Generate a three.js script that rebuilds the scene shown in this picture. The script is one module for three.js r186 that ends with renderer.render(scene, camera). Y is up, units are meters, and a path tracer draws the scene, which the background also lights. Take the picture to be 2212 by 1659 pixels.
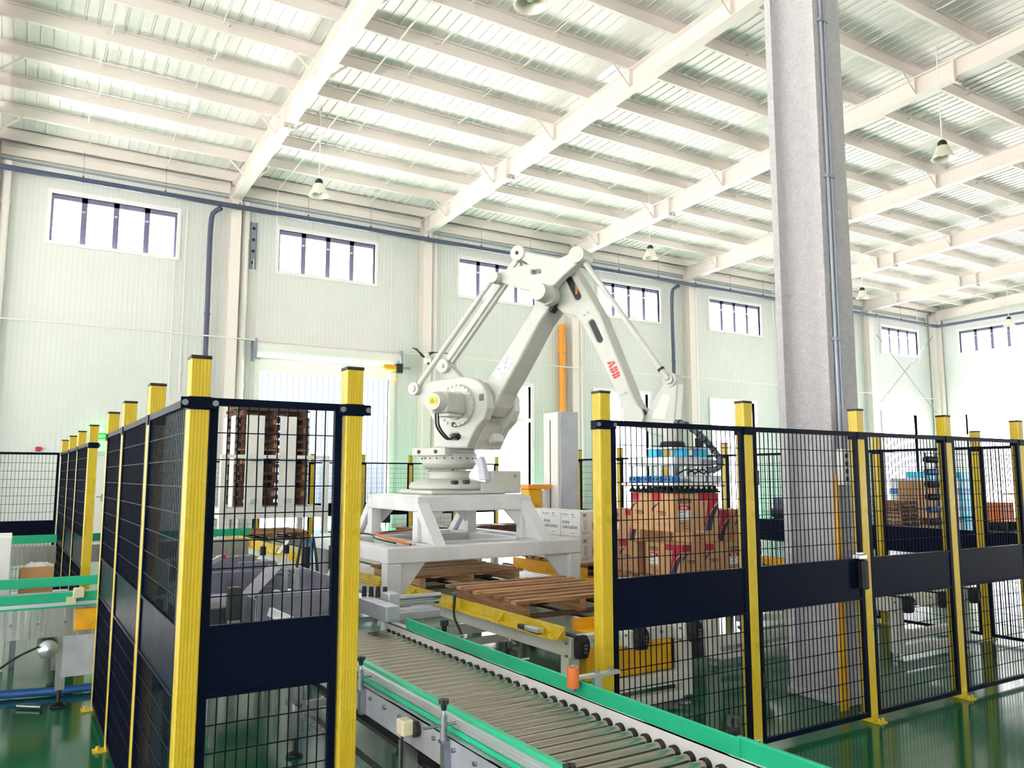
import * as THREE from 'three';
import { RoundedBoxGeometry } from 'three/addons/geometries/RoundedBoxGeometry.js';
import { mergeGeometries } from 'three/addons/utils/BufferGeometryUtils.js';
import { RectAreaLightUniformsLib } from 'three/addons/lights/RectAreaLightUniformsLib.js';

// ---------------------------------------------------------------- camera, sky, lights, exposure
const V3 = THREE.Vector3;
const scene = new THREE.Scene();
const FPX = 1727, CX = 1106, CY = 829.5;                       // focal length and centre in pixels of the 2212 x 1659 frame
const PITCH = Math.atan(200.5 / FPX), YAW = Math.atan(1076 / Math.hypot(FPX, 200.5));
const EYE = new V3(0, 1.6, 0);
const FW = new V3(Math.sin(YAW) * Math.cos(PITCH), Math.sin(PITCH), -Math.cos(YAW) * Math.cos(PITCH));
const RT = new V3(Math.cos(YAW), 0, Math.sin(YAW)), UPV = new V3().crossVectors(RT, FW);
const camera = new THREE.PerspectiveCamera(2 * Math.atan(CY / FPX) * 180 / Math.PI, 2212 / 1659, 0.05, 300);
camera.position.copy(EYE);
camera.lookAt(EYE.clone().add(FW));
scene.background = new THREE.Color(0.98, 0.955, 1.0);
scene.backgroundIntensity = 9;
const renderer = new THREE.WebGLRenderer();
renderer.toneMapping = THREE.LinearToneMapping;
renderer.toneMappingExposure = 1.06;
renderer.shadowMap.enabled = true;
RectAreaLightUniformsLib.init();
const sun = new THREE.DirectionalLight(new THREE.Color(1, 0.93, 0.89), 100);
sun.position.set(-22, 70, -48); sun.target.position.set(8, 0, -8);
sun.castShadow = true; sun.shadow.mapSize.set(2048, 2048);
Object.assign(sun.shadow.camera, { left: -45, right: 45, top: 45, bottom: -45, near: 1, far: 160 });
scene.add(sun, sun.target);

// ---------------------------------------------------------------- pixels to directions
function ray(u, v) { return FW.clone().multiplyScalar(FPX).addScaledVector(RT, u - CX).addScaledVector(UPV, CY - v).normalize(); }
function onAxis(u, v, ax, val) { const d = ray(u, v), t = (val - EYE[ax]) / d[ax]; return EYE.clone().addScaledVector(d, t); }
const onX = (u, v, x) => onAxis(u, v, 'x', x), onY = (u, v, y) => onAxis(u, v, 'y', y), onZ = (u, v, z) => onAxis(u, v, 'z', z);

// ---------------------------------------------------------------- random numbers and textures
let seed = 12345;
const rnd = () => { seed = (seed * 1664525 + 1013904223) >>> 0; return seed / 4294967296; };
const rr = (a, b) => a + (b - a) * rnd();
function noiseGrid(n, cells, sx = 1, sy = 1) {                  // tiling value noise, n x n, values 0..1
  const gx = Math.max(1, Math.round(cells * sx)), gy = Math.max(1, Math.round(cells * sy));
  const g = Array.from({ length: gx * gy }, rnd), out = new Float32Array(n * n), s = (t) => t * t * (3 - 2 * t);
  for (let j = 0; j < n; j++) for (let i = 0; i < n; i++) {
    const x = i / n * gx, y = j / n * gy, x0 = Math.floor(x), y0 = Math.floor(y), fx = s(x - x0), fy = s(y - y0);
    const a = g[(y0 % gy) * gx + x0 % gx], b = g[(y0 % gy) * gx + (x0 + 1) % gx], c = g[((y0 + 1) % gy) * gx + x0 % gx], d = g[((y0 + 1) % gy) * gx + (x0 + 1) % gx];
    out[j * n + i] = (a + (b - a) * fx) * (1 - fy) + (c + (d - c) * fx) * fy;
  }
  return out;
}
function fbm(n, cells, oct, sx, sy) {
  const out = new Float32Array(n * n); let amp = 1, tot = 0;
  for (let o = 0; o < oct; o++) { const g = noiseGrid(n, cells * 2 ** o, sx, sy); for (let i = 0; i < out.length; i++) out[i] += g[i] * amp; tot += amp; amp *= 0.55; }
  for (let i = 0; i < out.length; i++) out[i] /= tot;
  return out;
}
function tex(n, fn, rep, color = true) {                        // fn(i) -> [r,g,b] 0..1 or grey number
  const d = new Uint8Array(n * n * 4);
  for (let i = 0; i < n * n; i++) { const c = fn(i); const a = Array.isArray(c) ? c : [c, c, c]; for (let k = 0; k < 3; k++) d[i * 4 + k] = Math.max(0, Math.min(255, a[k] * 255)); d[i * 4 + 3] = 255; }
  const t = new THREE.DataTexture(d, n, n); t.wrapS = t.wrapT = THREE.RepeatWrapping; t.magFilter = THREE.LinearFilter; t.minFilter = THREE.LinearMipmapLinearFilter; t.generateMipmaps = true;
  t.repeat.set(rep, rep); if (color) t.colorSpace = THREE.SRGBColorSpace; t.needsUpdate = true; return t;
}
const mixc = (a, b, t) => a.map((v, k) => v + (b[k] - v) * t);
const hex = (h) => [(h >> 16 & 255) / 255, (h >> 8 & 255) / 255, (h & 255) / 255];
const nA = fbm(256, 6, 4), nB = fbm(256, 24, 3), nStreak = fbm(256, 4, 4, 12, 0.5), nGrain = fbm(256, 3, 5, 1, 14), nSpeck = fbm(256, 64, 2);

function mat(c, rough = 0.5, metal = 0, extra = {}) { const m = new THREE.MeshStandardMaterial({ color: c, roughness: rough, metalness: metal, ...extra }); return m; }
const roughMap = tex(256, (i) => 0.75 + 0.25 * nA[i], 1.3, false);
const scuff = (h, d = 0.06, rep = 1.1) => tex(256, (i) => hex(h).map((v) => v * (1 - d * Math.max(0, nA[i] - 0.45) * 3 - d * Math.max(0, nB[i] - 0.55))), rep);
const M = {
  wall: mat(0xffffff, 0.55, 0, { map: scuff(0xe3e5e4, 0.02, 0.13) }),
  wallRib: mat(0xdadfdd, 0.55),
  deck: mat(0xffffff, 0.38, 0.1, { map: scuff(0xeeeaea, 0.02, 0.3) }),
  steel: mat(0xebe2de, 0.5), steelEdge: mat(0xe9e0da, 0.5),
  trim: mat(0xf4f3f3, 0.5),
  frameDark: mat(0x736e8e, 0.4, 0.1),
  glass: new THREE.MeshPhysicalMaterial({ color: 0xffffff, roughness: 0.02, transmission: 1, thickness: 0, ior: 1.5 }),
  pipeDark: mat(0x4a506a, 0.45), pipeWhite: mat(0xefeae6, 0.45), pipeGrey: mat(0x9aa0ad, 0.4, 0.4), orange: mat(0xf59a2c, 0.4),
  navy: new THREE.MeshPhysicalMaterial({ color: 0x0b1426, roughness: 0.36, specularIntensity: 0.1, roughnessMap: roughMap }), navyWire: new THREE.MeshPhysicalMaterial({ color: 0x0d1424, roughness: 0.5, specularIntensity: 0.12 }),
  yellow: mat(0xffffff, 0.33, 0, { map: tex(256, (i) => mixc(hex(0xd6ba2e), hex(0xc2a22a), Math.max(0, nStreak[i] * 1.2 - 0.6)), 1.2), roughnessMap: roughMap }),
  yellowDeep: mat(0xffffff, 0.45, 0, { map: scuff(0xefb21c, 0.1, 1.5) }),
  capBlack: mat(0x241f24, 0.5), black: mat(0x15161a, 0.5), rubber: mat(0x1d1e22, 0.75),
  robot: mat(0xffffff, 0.42, 0, { map: scuff(0xc6c8c1, 0.03, 1.4) }),
  robotDark: mat(0x20242f, 0.5),
  pedestal: mat(0xffffff, 0.5, 0, { map: scuff(0xdfe1e4, 0.05, 0.9) }),
  cream: mat(0xffffff, 0.5, 0, { map: scuff(0xdedcd2, 0.05, 0.9) }),
  greenRail: mat(0x12b183, 0.4), greenDeep: mat(0x0f9a72, 0.45),
  stainless: mat(0xffffff, 0.3, 0.9, { map: tex(256, (i) => 0.72 + 0.16 * nStreak[i], 1.5), roughnessMap: tex(256, (i) => 0.6 + 0.4 * nStreak[i], 1.5, false) }),
  sheet: mat(0xffffff, 0.42, 0.65, { map: tex(256, (i) => mixc([0.7, 0.71, 0.76], [0.84, 0.85, 0.89], nA[i]), 1.6) }),
  roller: mat(0xb5aea6, 0.24, 0.92),
  plate: mat(0xffffff, 0.4, 0.7, { map: tex(256, (i) => mixc([0.5, 0.5, 0.56], [0.66, 0.66, 0.72], nA[i]), 1.6) }),
  chrome: mat(0xd7dade, 0.22, 1), alu: mat(0xcfd3d8, 0.38, 0.8), bolt: mat(0x8f959c, 0.35, 0.9),
  wood: [0xcfa074, 0xbf8f66, 0xd9b084, 0xab7e5a].map((h, k) => mat(0xffffff, 0.75, 0, { map: tex(256, (i) => mixc(hex(h), hex(h).map((v) => v * 0.6), Math.max(0, nGrain[i] * 1.7 - 0.55) * 0.8 + Math.max(0, nB[i] - 0.62)), 1.1 + k * 0.2), bumpMap: tex(128, (i) => nGrain[(i % 128) * 2 + Math.floor(i / 128) * 512], 1.2, false), bumpScale: 0.002 })),
  woodDark: mat(0xffffff, 0.8, 0, { map: tex(256, (i) => mixc(hex(0x6e4c38), hex(0x3d281f), nGrain[i]), 1.3) }),
  board: mat(0xffffff, 0.8, 0, { map: tex(256, (i) => mixc(hex(0xc99b6c), hex(0xb98a5d), nStreak[i] * 0.6 + nB[i] * 0.4), 2) }),
  whiteBox: mat(0xffffff, 0.7, 0, { map: scuff(0xf1f1ee, 0.03, 2) }),
  lavender: mat(0xffffff, 0.5, 0, { map: scuff(0xc9cdda, 0.05, 1) }),
  blue: mat(0x1f77c9, 0.4), cyan: mat(0x25b9e6, 0.4), bluePipe: mat(0x2a62a6, 0.45), redPaint: mat(0xc62a2f, 0.5),
  lampShade: mat(0xe8e4d8, 0.4, 0.2), plastic: mat(0xe6e6e2, 0.5), cable: mat(0x111318, 0.55), film: mat(0xe9eef2, 0.35),
  tyre: mat(0x1c1d24, 0.8), cone: mat(0xd9722e, 0.55), beige: mat(0xd9cfb0, 0.55),
  concrete: mat(0xffffff, 0.9, 0, { map: tex(256, (i) => mixc(hex(0xc2c0c2), hex(0xaba9ae), nB[i] * 0.5 + nSpeck[i] * 0.5), 1.4), bumpMap: tex(256, (i) => nSpeck[i] * 0.7 + nB[i] * 0.3, 1.6, false), bumpScale: 0.012 }),
};

// ---------------------------------------------------------------- geometry helpers (metres)
const bx = (x0, x1, y0, y1, z0, z1) => new THREE.BoxGeometry(Math.abs(x1 - x0), Math.abs(y1 - y0), Math.abs(z1 - z0)).translate((x0 + x1) / 2, (y0 + y1) / 2, (z0 + z1) / 2);
const rbx = (x0, x1, y0, y1, z0, z1, r = 0.01, n = 2) => new RoundedBoxGeometry(Math.abs(x1 - x0), Math.abs(y1 - y0), Math.abs(z1 - z0), n, Math.min(r, Math.abs(x1 - x0) / 2.02, Math.abs(y1 - y0) / 2.02, Math.abs(z1 - z0) / 2.02)).translate((x0 + x1) / 2, (y0 + y1) / 2, (z0 + z1) / 2);
const P = (a) => (a.isVector3 ? a : new V3(...a));
function along(g, a, b) {                                       // geometry built along +y from 0, laid from a to b
  const d = P(b).clone().sub(P(a)); const q = new THREE.Quaternion().setFromUnitVectors(new V3(0, 1, 0), d.clone().normalize());
  return g.applyQuaternion(q).translate(P(a).x, P(a).y, P(a).z);
}
const cyl = (a, b, r, r2 = r, n = 16) => { const L = P(a).distanceTo(P(b)); return along(new THREE.CylinderGeometry(r2, r, L, n).translate(0, L / 2, 0), a, b); };
function beam(a, b, w, t, upHint = [0, 1, 0]) {                 // rectangular bar from a to b: w across, t in the upHint direction
  const A = P(a), B = P(b), d = B.clone().sub(A), L = d.length(); d.normalize();
  const side = new V3().crossVectors(d, P(upHint)).normalize(), up = new V3().crossVectors(side, d).normalize();
  const m = new THREE.Matrix4().makeBasis(side, up, d.clone().negate());
  return new THREE.BoxGeometry(w, t, L).applyMatrix4(m).translate((A.x + B.x) / 2, (A.y + B.y) / 2, (A.z + B.z) / 2);
}
const tube = (pts, r, seg = 32, n = 8, smooth = true) => new THREE.TubeGeometry(smooth ? new THREE.CatmullRomCurve3(pts.map(P)) : (() => { const c = new THREE.CurvePath(); for (let i = 0; i + 1 < pts.length; i++) c.add(new THREE.LineCurve3(P(pts[i]), P(pts[i + 1]))); return c; })(), seg, r, n);
const lathe = (pts, n = 24) => new THREE.LatheGeometry(pts.map(([x, y]) => new THREE.Vector2(x, y)), n);
function extr(pts, depth, bevel = 0, holes = [], seg = 2) {     // outline in xy, extruded 0..depth in z
  const s = new THREE.Shape(pts.map(([x, y]) => new THREE.Vector2(x, y)));
  for (const h of holes) s.holes.push(new THREE.Path(h.map(([x, y]) => new THREE.Vector2(x, y))));
  return new THREE.ExtrudeGeometry(s, { depth: depth - 2 * bevel, bevelEnabled: bevel > 0, bevelThickness: bevel, bevelSize: bevel, bevelOffset: -bevel, bevelSegments: seg, curveSegments: 6 }).translate(0, 0, bevel);
}
function boxUV(g) {                                             // uv in metres from the dominant side of each face
  const q = g.index ? g.toNonIndexed() : g; q.computeBoundingBox();
  const p = q.attributes.position, uv = new Float32Array(p.count * 2), a = new V3(), b = new V3(), c = new V3(), n = new V3();
  const s = q.boundingBox.getSize(new V3());
  for (let i = 0; i < p.count; i += 3) {
    a.fromBufferAttribute(p, i); b.fromBufferAttribute(p, i + 1); c.fromBufferAttribute(p, i + 2);
    n.crossVectors(b.clone().sub(a), c.clone().sub(a)); const ax = Math.abs(n.x), ay = Math.abs(n.y), az = Math.abs(n.z);
    [a, b, c].forEach((w, k) => { const [U, W] = ax >= ay && ax >= az ? [w.z, w.y] : ay >= az ? (s.x > s.z ? [w.x, w.z] : [w.z, w.x]) : [w.x, w.y]; uv[(i + k) * 2] = U; uv[(i + k) * 2 + 1] = W; });
  }
  q.setAttribute('uv', new THREE.BufferAttribute(uv, 2)); return q;
}
function merge(gs) {
  gs = (Array.isArray(gs) ? gs : [gs]).map((g) => { const q = g.index ? g.toNonIndexed() : g; for (const k of Object.keys(q.attributes)) if (!['position', 'normal', 'uv'].includes(k)) q.deleteAttribute(k); return q; });
  return gs.length === 1 ? gs[0] : mergeGeometries(gs);
}
const names = {}, ORD = ['first', 'second', 'third', 'fourth', 'fifth', 'sixth', 'seventh', 'eighth', 'ninth', 'tenth', 'eleventh', 'twelfth', 'thirteenth', 'fourteenth', 'fifteenth', 'sixteenth', 'seventeenth', 'eighteenth', 'nineteenth', 'twentieth', 'twenty-first', 'twenty-second', 'twenty-third', 'twenty-fourth', 'twenty-fifth'];
function numbered(n) { const k = names[n] = (names[n] ?? -1) + 1; return k ? n + '_' + String(k).padStart(3, '0') : n; }
function part(name, gs, m, parent, keepUV = false) {
  const g = keepUV ? merge(gs) : boxUV(merge(gs)); const o = new THREE.Mesh(g, m); o.name = parent === scene ? numbered(name) : name; o.castShadow = o.receiveShadow = true; parent.add(o); return o;
}
function thing(name, label, category, group, pos = [0, 0, 0], turn = 0) {
  const o = new THREE.Group(); o.name = numbered(name); o.position.set(...pos); o.rotation.y = turn; o.userData = { label, category }; if (group) o.userData.group = group; scene.add(o); return o;
}
function solo(name, gs, m, label, category, group) { const o = part(name, gs, m, scene); o.userData = { label, category }; if (group) o.userData.group = group; return o; }
function struct(name, gs, m, parent = scene) { const o = part(name, gs, m, parent); if (parent === scene) o.userData.kind = 'structure'; return o; }
function structGroup(name) { const o = new THREE.Group(); o.name = name; o.userData.kind = 'structure'; scene.add(o); return o; }
function copyOf(root, pos, turn, label, group) {
  const r = root.clone(); r.name = numbered(root.name.replace(/_\d{3}$/, '')); r.userData = { ...root.userData }; r.position.set(...pos); if (turn !== undefined) r.rotation.y = turn;
  if (label) r.userData.label = label; if (group) r.userData.group = group; scene.add(r); return r;
}
// ================================================================ THE HALL
const ZB = -24, XR = 41.3, XL = -13.2, ZF = 14;                 // inner faces of the back, right, left and front walls
const COLX = [-0.95, 5.1, 11.33, 17.4, 23.35, 29.35, 35.35];   // lines of the steel frames
const WHERE = ['left of the leftmost window', 'between the leftmost window and the roller door', 'right of the roller door', 'behind the robot elbow', 'behind the robot wrist', 'behind the coated column', 'beside the braced corner bay'];
const yPurlin = (z) => 10.24 + 0.045 * (z + 24), yRafter = (z) => 9.71 + 0.05 * (z + 24), PH = 0.265;

// floor: green epoxy
{
  const nP = fbm(512, 5, 5), nQ = fbm(512, 40, 2);
  const m = mat(0xffffff, 0.16, 0, {
    map: tex(512, (i) => mixc(hex(0x0c5836), hex(0x156644), nP[i] * 0.8 + nQ[i] * 0.2), 0.11),
    roughnessMap: tex(512, (i) => 0.55 + 0.45 * nP[i], 0.17, false),
  });
  struct('floor', bx(XL - 0.2, XR + 0.2, -0.2, 0, ZB - 0.2, ZF + 0.2), m);
}
struct('ground', bx(-120, 160, -0.32, -0.21, -130, 90), mat(0xc9c8c2, 0.9));

function panelWall(parent, a0, a1, y0, y1, openings, place, t = 0.18) {   // place(a0,a1,y0,y1,d0,d1) -> geometry; openings [a0,a1,y0,y1]
  const as = [...new Set([a0, a1, ...openings.flatMap((o) => [o[0], o[1]])])].sort((p, q) => p - q), out = [];
  const free = (a) => { let segs = [[y0, y1]]; for (const o of openings) if (a > o[0] && a < o[1]) segs = segs.flatMap(([s, e]) => [[s, Math.min(e, o[2])], [Math.max(s, o[3]), e]].filter(([p, q]) => q - p > 0.01)); return segs; };
  for (let i = 0; i + 1 < as.length; i++) for (const [s, e] of free((as[i] + as[i + 1]) / 2)) out.push(place(as[i], as[i + 1], s, e, 0, t));
  const ribs = [];
  for (let a = a0 + 0.06; a < a1; a += 0.125) for (const [s, e] of free(a)) ribs.push(place(a - 0.012, a + 0.012, s, e, -0.007, 0.002));
  return [out, ribs];
}
// windows high on the back wall, doors and lower windows
const WY = [7.83, 9.14], bays = COLX.map((x) => x);
const upper = bays.map((x) => [x + 1.36, x + 4.5, ...WY]);
const doorA = [6.0, 10.15, 0, 5.0], lower = [[13.0, 15.65, 0, 4.82], [18.55, 21.2, 0, 4.85], [24.65, 27.3, 0, 4.78], [30.9, 33.6, 0, 4.78], [36.5, 39.4, 0, 4.75]];
const manDoor = [1.25, 2.12, 0, 2.2];
{
  const place = (a0, a1, y0, y1, d0, d1) => bx(a0, a1, y0, y1, ZB - d0, ZB - d1);
  const [w, r] = panelWall(scene, XL, XR + 0.2, 0, 10.9, [...upper, doorA, ...lower, manDoor, [-11.4, -7.4, 0, 4.9]], place);
  const wall = struct('wall_back', w, M.wall); const rb = part('panel_ribs', r, M.wallRib, wall); rb.userData.kind = 'stuff';
}
const rightOpen = [[-22.6, -19.4, 7.98, 9.1], [-16.6, -13.4, 7.98, 9.1], [-10.6, -7.4, 7.98, 9.1], [-4.6, -1.4, 7.98, 9.1], [-22.55, -18.4, 0, 4.78], [-15.6, -10.6, 0, 4.8], [-7.6, -2.6, 0, 4.8], [1, 6, 0, 4.8]];
{
  const place = (a0, a1, y0, y1, d0, d1) => bx(XR + d0, XR + d1, y0, y1, a0, a1);
  const [w, r] = panelWall(scene, ZB, ZF, 0, 12.2, rightOpen, place);
  const wall = struct('wall_right', w, M.wall); const rb = part('panel_ribs', r, M.wallRib, wall); rb.userData.kind = 'stuff';
}
const leftOpen = [[-20, -15.5, 0, 5], [-11, -6.5, 0, 5], [-3, 1.5, 0, 5], [6, 10, 0, 5], [-20, -17, 7.8, 9.1], [-14, -11, 7.8, 9.1], [-8, -5, 7.8, 9.1], [0, 3, 7.8, 9.1]];
{
  const place = (a0, a1, y0, y1, d0, d1) => bx(XL - d0, XL - d1, y0, y1, a0, a1);
  struct('wall_left', panelWall(scene, ZB, ZF, 0, 12.2, leftOpen, place)[0], M.wall);
}
{
  const place = (a0, a1, y0, y1, d0, d1) => bx(a0, a1, y0, y1, ZF + d0, ZF + d1);
  const op = []; for (let x = XL + 2; x < XR - 5; x += 6.05) if (x < 0) op.push([x, x + 3.1, 7.83, 9.14]); op.push([-9, -4, 0, 5], [29, 34, 0, 5]);
  struct('wall_front', panelWall(scene, XL, XR, 0, 12.2, op, place)[0], M.wall);
}

// window units: white surround, dark sashes, four panes
let winN = 0;
function windowUnit(a0, a1, y0, y1, place, panes = 4, sash = M.frameDark) {
  const g = structGroup('window_' + (++winN));
  const e = 0.09;
  part('window_surround', [place(a0 - e, a1 + e, y1, y1 + e * 1.3, -0.05, 0.2), place(a0 - e, a1 + e, y0 - e, y0, -0.05, 0.2), place(a0 - e, a0, y0, y1, -0.05, 0.2), place(a1, a1 + e, y0, y1, -0.05, 0.2)], M.trim, g);
  const f = 0.06; part('sash_frame', [place(a0, a1, y1 - 0.13, y1, 0.05, 0.11), place(a0, a1, y0, y0 + f * 0.6, 0.06, 0.11), place(a0, a0 + f, y0, y1, 0.06, 0.11), place(a1 - f, a1, y0, y1, 0.06, 0.11)], sash, g);
  const w = (a1 - a0) / panes;
  for (let k = 1; k < panes; k++) part('mullion', place(a0 + k * w - 0.07, a0 + k * w + 0.07, y0, y1, 0.05, 0.12), sash, g);
  for (let k = 1; k < panes; k++) { part('stay_arm', place(a0 + k * w - 0.04, a0 + k * w + 0.03, y0 + (y1 - y0) * 0.68, y0 + (y1 - y0) * 0.71, -0.02, 0.05), M.alu, g); }
  for (let k = 0; k < panes; k++) part('pane', place(a0 + k * w + 0.03, a0 + (k + 1) * w - 0.03, y0 + 0.03, y1 - 0.05, 0.083, 0.088), M.glass, g);
  return g;
}
const pB = (a0, a1, y0, y1, d0, d1) => bx(a0, a1, y0, y1, ZB - d0, ZB - d1), pR = (a0, a1, y0, y1, d0, d1) => bx(XR + d0, XR + d1, y0, y1, a0, a1);
for (const o of upper) windowUnit(...o, pB);
windowUnit(...rightOpen[0], pR); for (const o of rightOpen.slice(1, 4)) windowUnit(...o, pR);
for (const o of lower) {                                        // tall glazed doors: transom panes above open leaves
  const g = structGroup('door_' + (lower.indexOf(o) + 2)), y = o[3];
  part('door_frame', [pB(o[0] - 0.12, o[0], 0, y + 0.12, -0.06, 0.2), pB(o[1], o[1] + 0.12, 0, y + 0.12, -0.06, 0.2), pB(o[0], o[1], y, y + 0.12, -0.06, 0.2), pB(o[0], o[1], 3.55, 3.67, 0.02, 0.14), pB((o[0] + o[1]) / 2 - 0.05, (o[0] + o[1]) / 2 + 0.05, 3.67, y, 0.04, 0.12)], M.trim, g);
  for (let k = 0; k < 2; k++) { const w = (o[1] - o[0]) / 2; part('pane', pB(o[0] + k * w + 0.03, o[0] + (k + 1) * w - 0.03, 3.68, y - 0.02, 0.07, 0.075), M.glass, g); }
}
for (const o of rightOpen.slice(4)) {
  const g = structGroup('door_' + (rightOpen.indexOf(o) + 4)), y = o[3];
  part('door_frame', [pR(o[0] - 0.12, o[0], 0, y + 0.12, -0.06, 0.2), pR(o[1], o[1] + 0.12, 0, y + 0.12, -0.06, 0.2), pR(o[0], o[1], y, y + 0.12, -0.06, 0.2), pR(o[0], o[1], 3.6, 3.75, 0.02, 0.14)], M.trim, g);
  const n = 4, w = (o[1] - o[0]) / n; for (let k = 0; k < n; k++) part('pane', pR(o[0] + k * w + 0.05, o[0] + (k + 1) * w - 0.05, 3.76, y - 0.02, 0.07, 0.075), M.glass, g);
}

// roof: deck sheets, purlins with rods, rafters
{
  const g = structGroup('ceiling'), W = 0.243, z0 = ZB - 0.3, zr = ZF + 0.3, s = Math.atan(0.045), L = (zr - z0) / Math.cos(s);
  const geo = boxUV(merge([new THREE.BoxGeometry(W - 0.012, 0.05, L), bx(-W / 2, -W / 2 + 0.02, -0.045, -0.02, -L / 2, L / 2)])), zc = (z0 + zr) / 2;
  for (let x = XL; x < XR + 0.2; x += W) { const o = new THREE.Mesh(geo, M.deck); o.name = 'deck_sheet'; o.castShadow = o.receiveShadow = true; o.position.set(x + W / 2, yPurlin(zc) + PH + 0.035 + 0.02, zc); o.rotation.x = -s; g.add(o); }
  part('roof_skin', (() => { const b = new THREE.BoxGeometry(XR - XL + 0.8, 0.03, L); b.rotateX(-s); return b.translate((XR + XL) / 2, yPurlin(zc) + PH + 0.11, zc); })(), M.deck, g);
}
const purlinZ = []; for (let k = 0; k < 25; k++) purlinZ.push(ZB + 0.38 + k * 1.5);
{
  const t = 0.012, L = XR - XL, cxm = (XR + XL) / 2;
  const geo = boxUV(merge([bx(-L / 2, L / 2, 0, PH, -t / 2, t / 2), bx(-L / 2, L / 2, 0, t, -0.07, 0), bx(-L / 2, L / 2, 0, 0.03, -0.07, -0.07 + t), bx(-L / 2, L / 2, PH - t, PH, 0, 0.07)]));
  const rod = boxUV(merge(cyl([0, 0.15, 0.1], [0, 0.07, -1.4], 0.013, 0.013, 6)));
  purlinZ.forEach((z, k) => {
    const o = thing('roof_purlin', 'long white folded steel roof purlin, ' + ORD[k] + ' from the back wall', 'purlin', 'purlins under the roof deck', [cxm, yPurlin(z), z]);
    const web = new THREE.Mesh(geo, M.steel); web.name = 'channel'; web.castShadow = web.receiveShadow = true; o.add(web);
    if (k && k < 16) for (const c of COLX.slice(0, 7)) for (const q of [2.0, 4.0]) { const r = new THREE.Mesh(rod, M.steelEdge); r.name = 'sag_rod'; r.castShadow = true; r.position.set(c + q + (k % 2) * 0.12 - cxm, 0, 0); o.add(r); }
  });
}
{
  const zE = ZF, seg = (y0, y1, x0, x1, za, zb) => {            // sloped prism between the lines y0(z)..y1(z)
    const pts = [[za, y0(za)], [zb, y0(zb)], [zb, y1(zb)], [za, y1(za)]];
    return extr(pts, x1 - x0).rotateY(-Math.PI / 2).scale(1, 1, 1).translate(x1, 0, 0);
  };
  const F = 0.13, yTop = (z) => yPurlin(z) - 0.005;
  [-13, -7, ...COLX].forEach((x, k) => {
    const o = thing('roof_rafter', k < 2 ? ['white steel rafter beam on the left end wall', 'white steel rafter beam next to the left end wall'][k] : 'white steel rafter beam ' + WHERE[k - 2], 'beam', 'rafters of the hall frames', [x, 0, 0]);
    part('web', seg((z) => yRafter(z) + 0.014, (z) => yTop(z) - 0.014, -0.008, 0.008, ZB + 0.02, zE), M.steel, o);
    part('bottom_flange', seg(yRafter, (z) => yRafter(z) + 0.016, -F, F, ZB + 0.02, zE), M.steel, o);
    part('top_flange', seg((z) => yTop(z) - 0.016, yTop, -F, F, ZB + 0.02, zE), M.steel, o);
    for (const z of [-18.4, -9.2, -0.5]) {
      part('splice_plate', bx(-F - 0.02, F + 0.02, yRafter(z) - 0.11, yTop(z) - 0.05, z - 0.02, z + 0.02), M.steelEdge, o);
      for (const sx of [-0.07, 0.07]) part('bolt', cyl([sx, yRafter(z) - 0.06, z - 0.05], [sx, yRafter(z) - 0.06, z + 0.05], 0.02, 0.02, 6), M.bolt, o);
    }
    for (let k = 1; k < 18; k += 2) { const z = purlinZ[k]; for (const sg of [-1, 1]) part('fly_brace', beam([sg * 0.62, yPurlin(z) + 0.02, z + 0.02], [sg * 0.1, yRafter(z) + 0.03, z + 0.02], 0.05, 0.012, [0, 0, 1]), M.steelEdge, o); part('stiffener', bx(-F * 0.9, F * 0.9, yRafter(z) + 0.016, yTop(z) - 0.016, z - 0.005, z + 0.005), M.steelEdge, o); }
  });
}
// wall columns with end plate, eave struts, downpipes
COLX.forEach((x, k) => {
  const o = thing('wall_column', 'white steel wall column ' + WHERE[k], 'column', 'columns along the back wall', [x, 0, ZB]);
  part('shaft', [bx(-0.15, 0.15, 0, 9.72, 0.36, 0.38), bx(-0.008, 0.008, 0, 9.72, 0.03, 0.36), bx(-0.15, 0.15, 0, 9.72, 0.02, 0.04)], M.steel, o);
  part('end_plate', bx(-0.15, 0.15, 9.72, 10.25, 0.0, 0.03), M.steelEdge, o);
  const dp = thing('downpipe', 'white round rainwater downpipe on the column ' + WHERE[k], 'pipe', 'rainwater downpipes', [x + 0.33, 0, ZB + 0.16]);
  part('pipe', cyl([0, 0, 0], [0, 9.74, 0], 0.1, 0.1, 14), M.pipeWhite, dp);
  for (const y of [1.8, 4.2, 6.6, 8.6]) part('coupling', cyl([0, y, 0], [0, y + 0.12, 0], 0.112, 0.112, 14), M.pipeWhite, dp);
});
{
  const ends = [XL, ...COLX, XR];
  for (let i = 0; i + 1 < ends.length; i++) {
    const o = thing('eave_strut', i === 0 ? 'white eave strut at the left end of the back wall' : 'white eave strut starting at the column ' + WHERE[i - 1], 'beam', 'eave struts of the back wall', [ends[i], 0, ZB]);
    const L = ends[i + 1] - ends[i] - (i === ends.length - 2 ? 0.5 : 0);
    part('channel', [bx(0.16, L - 0.16, 9.93, 10.28, 0.1, 0.13), bx(0.16, L - 0.16, 9.93, 9.945, 0.02, 0.12), bx(0.16, L - 0.16, 10.16, 10.19, 0.13, 0.22)], M.steel, o);
    part('girt', bx(0.16, L - 0.16, 9.82, 9.87, 0.01, 0.06), M.pipeGrey, o);
  }
}
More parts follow.
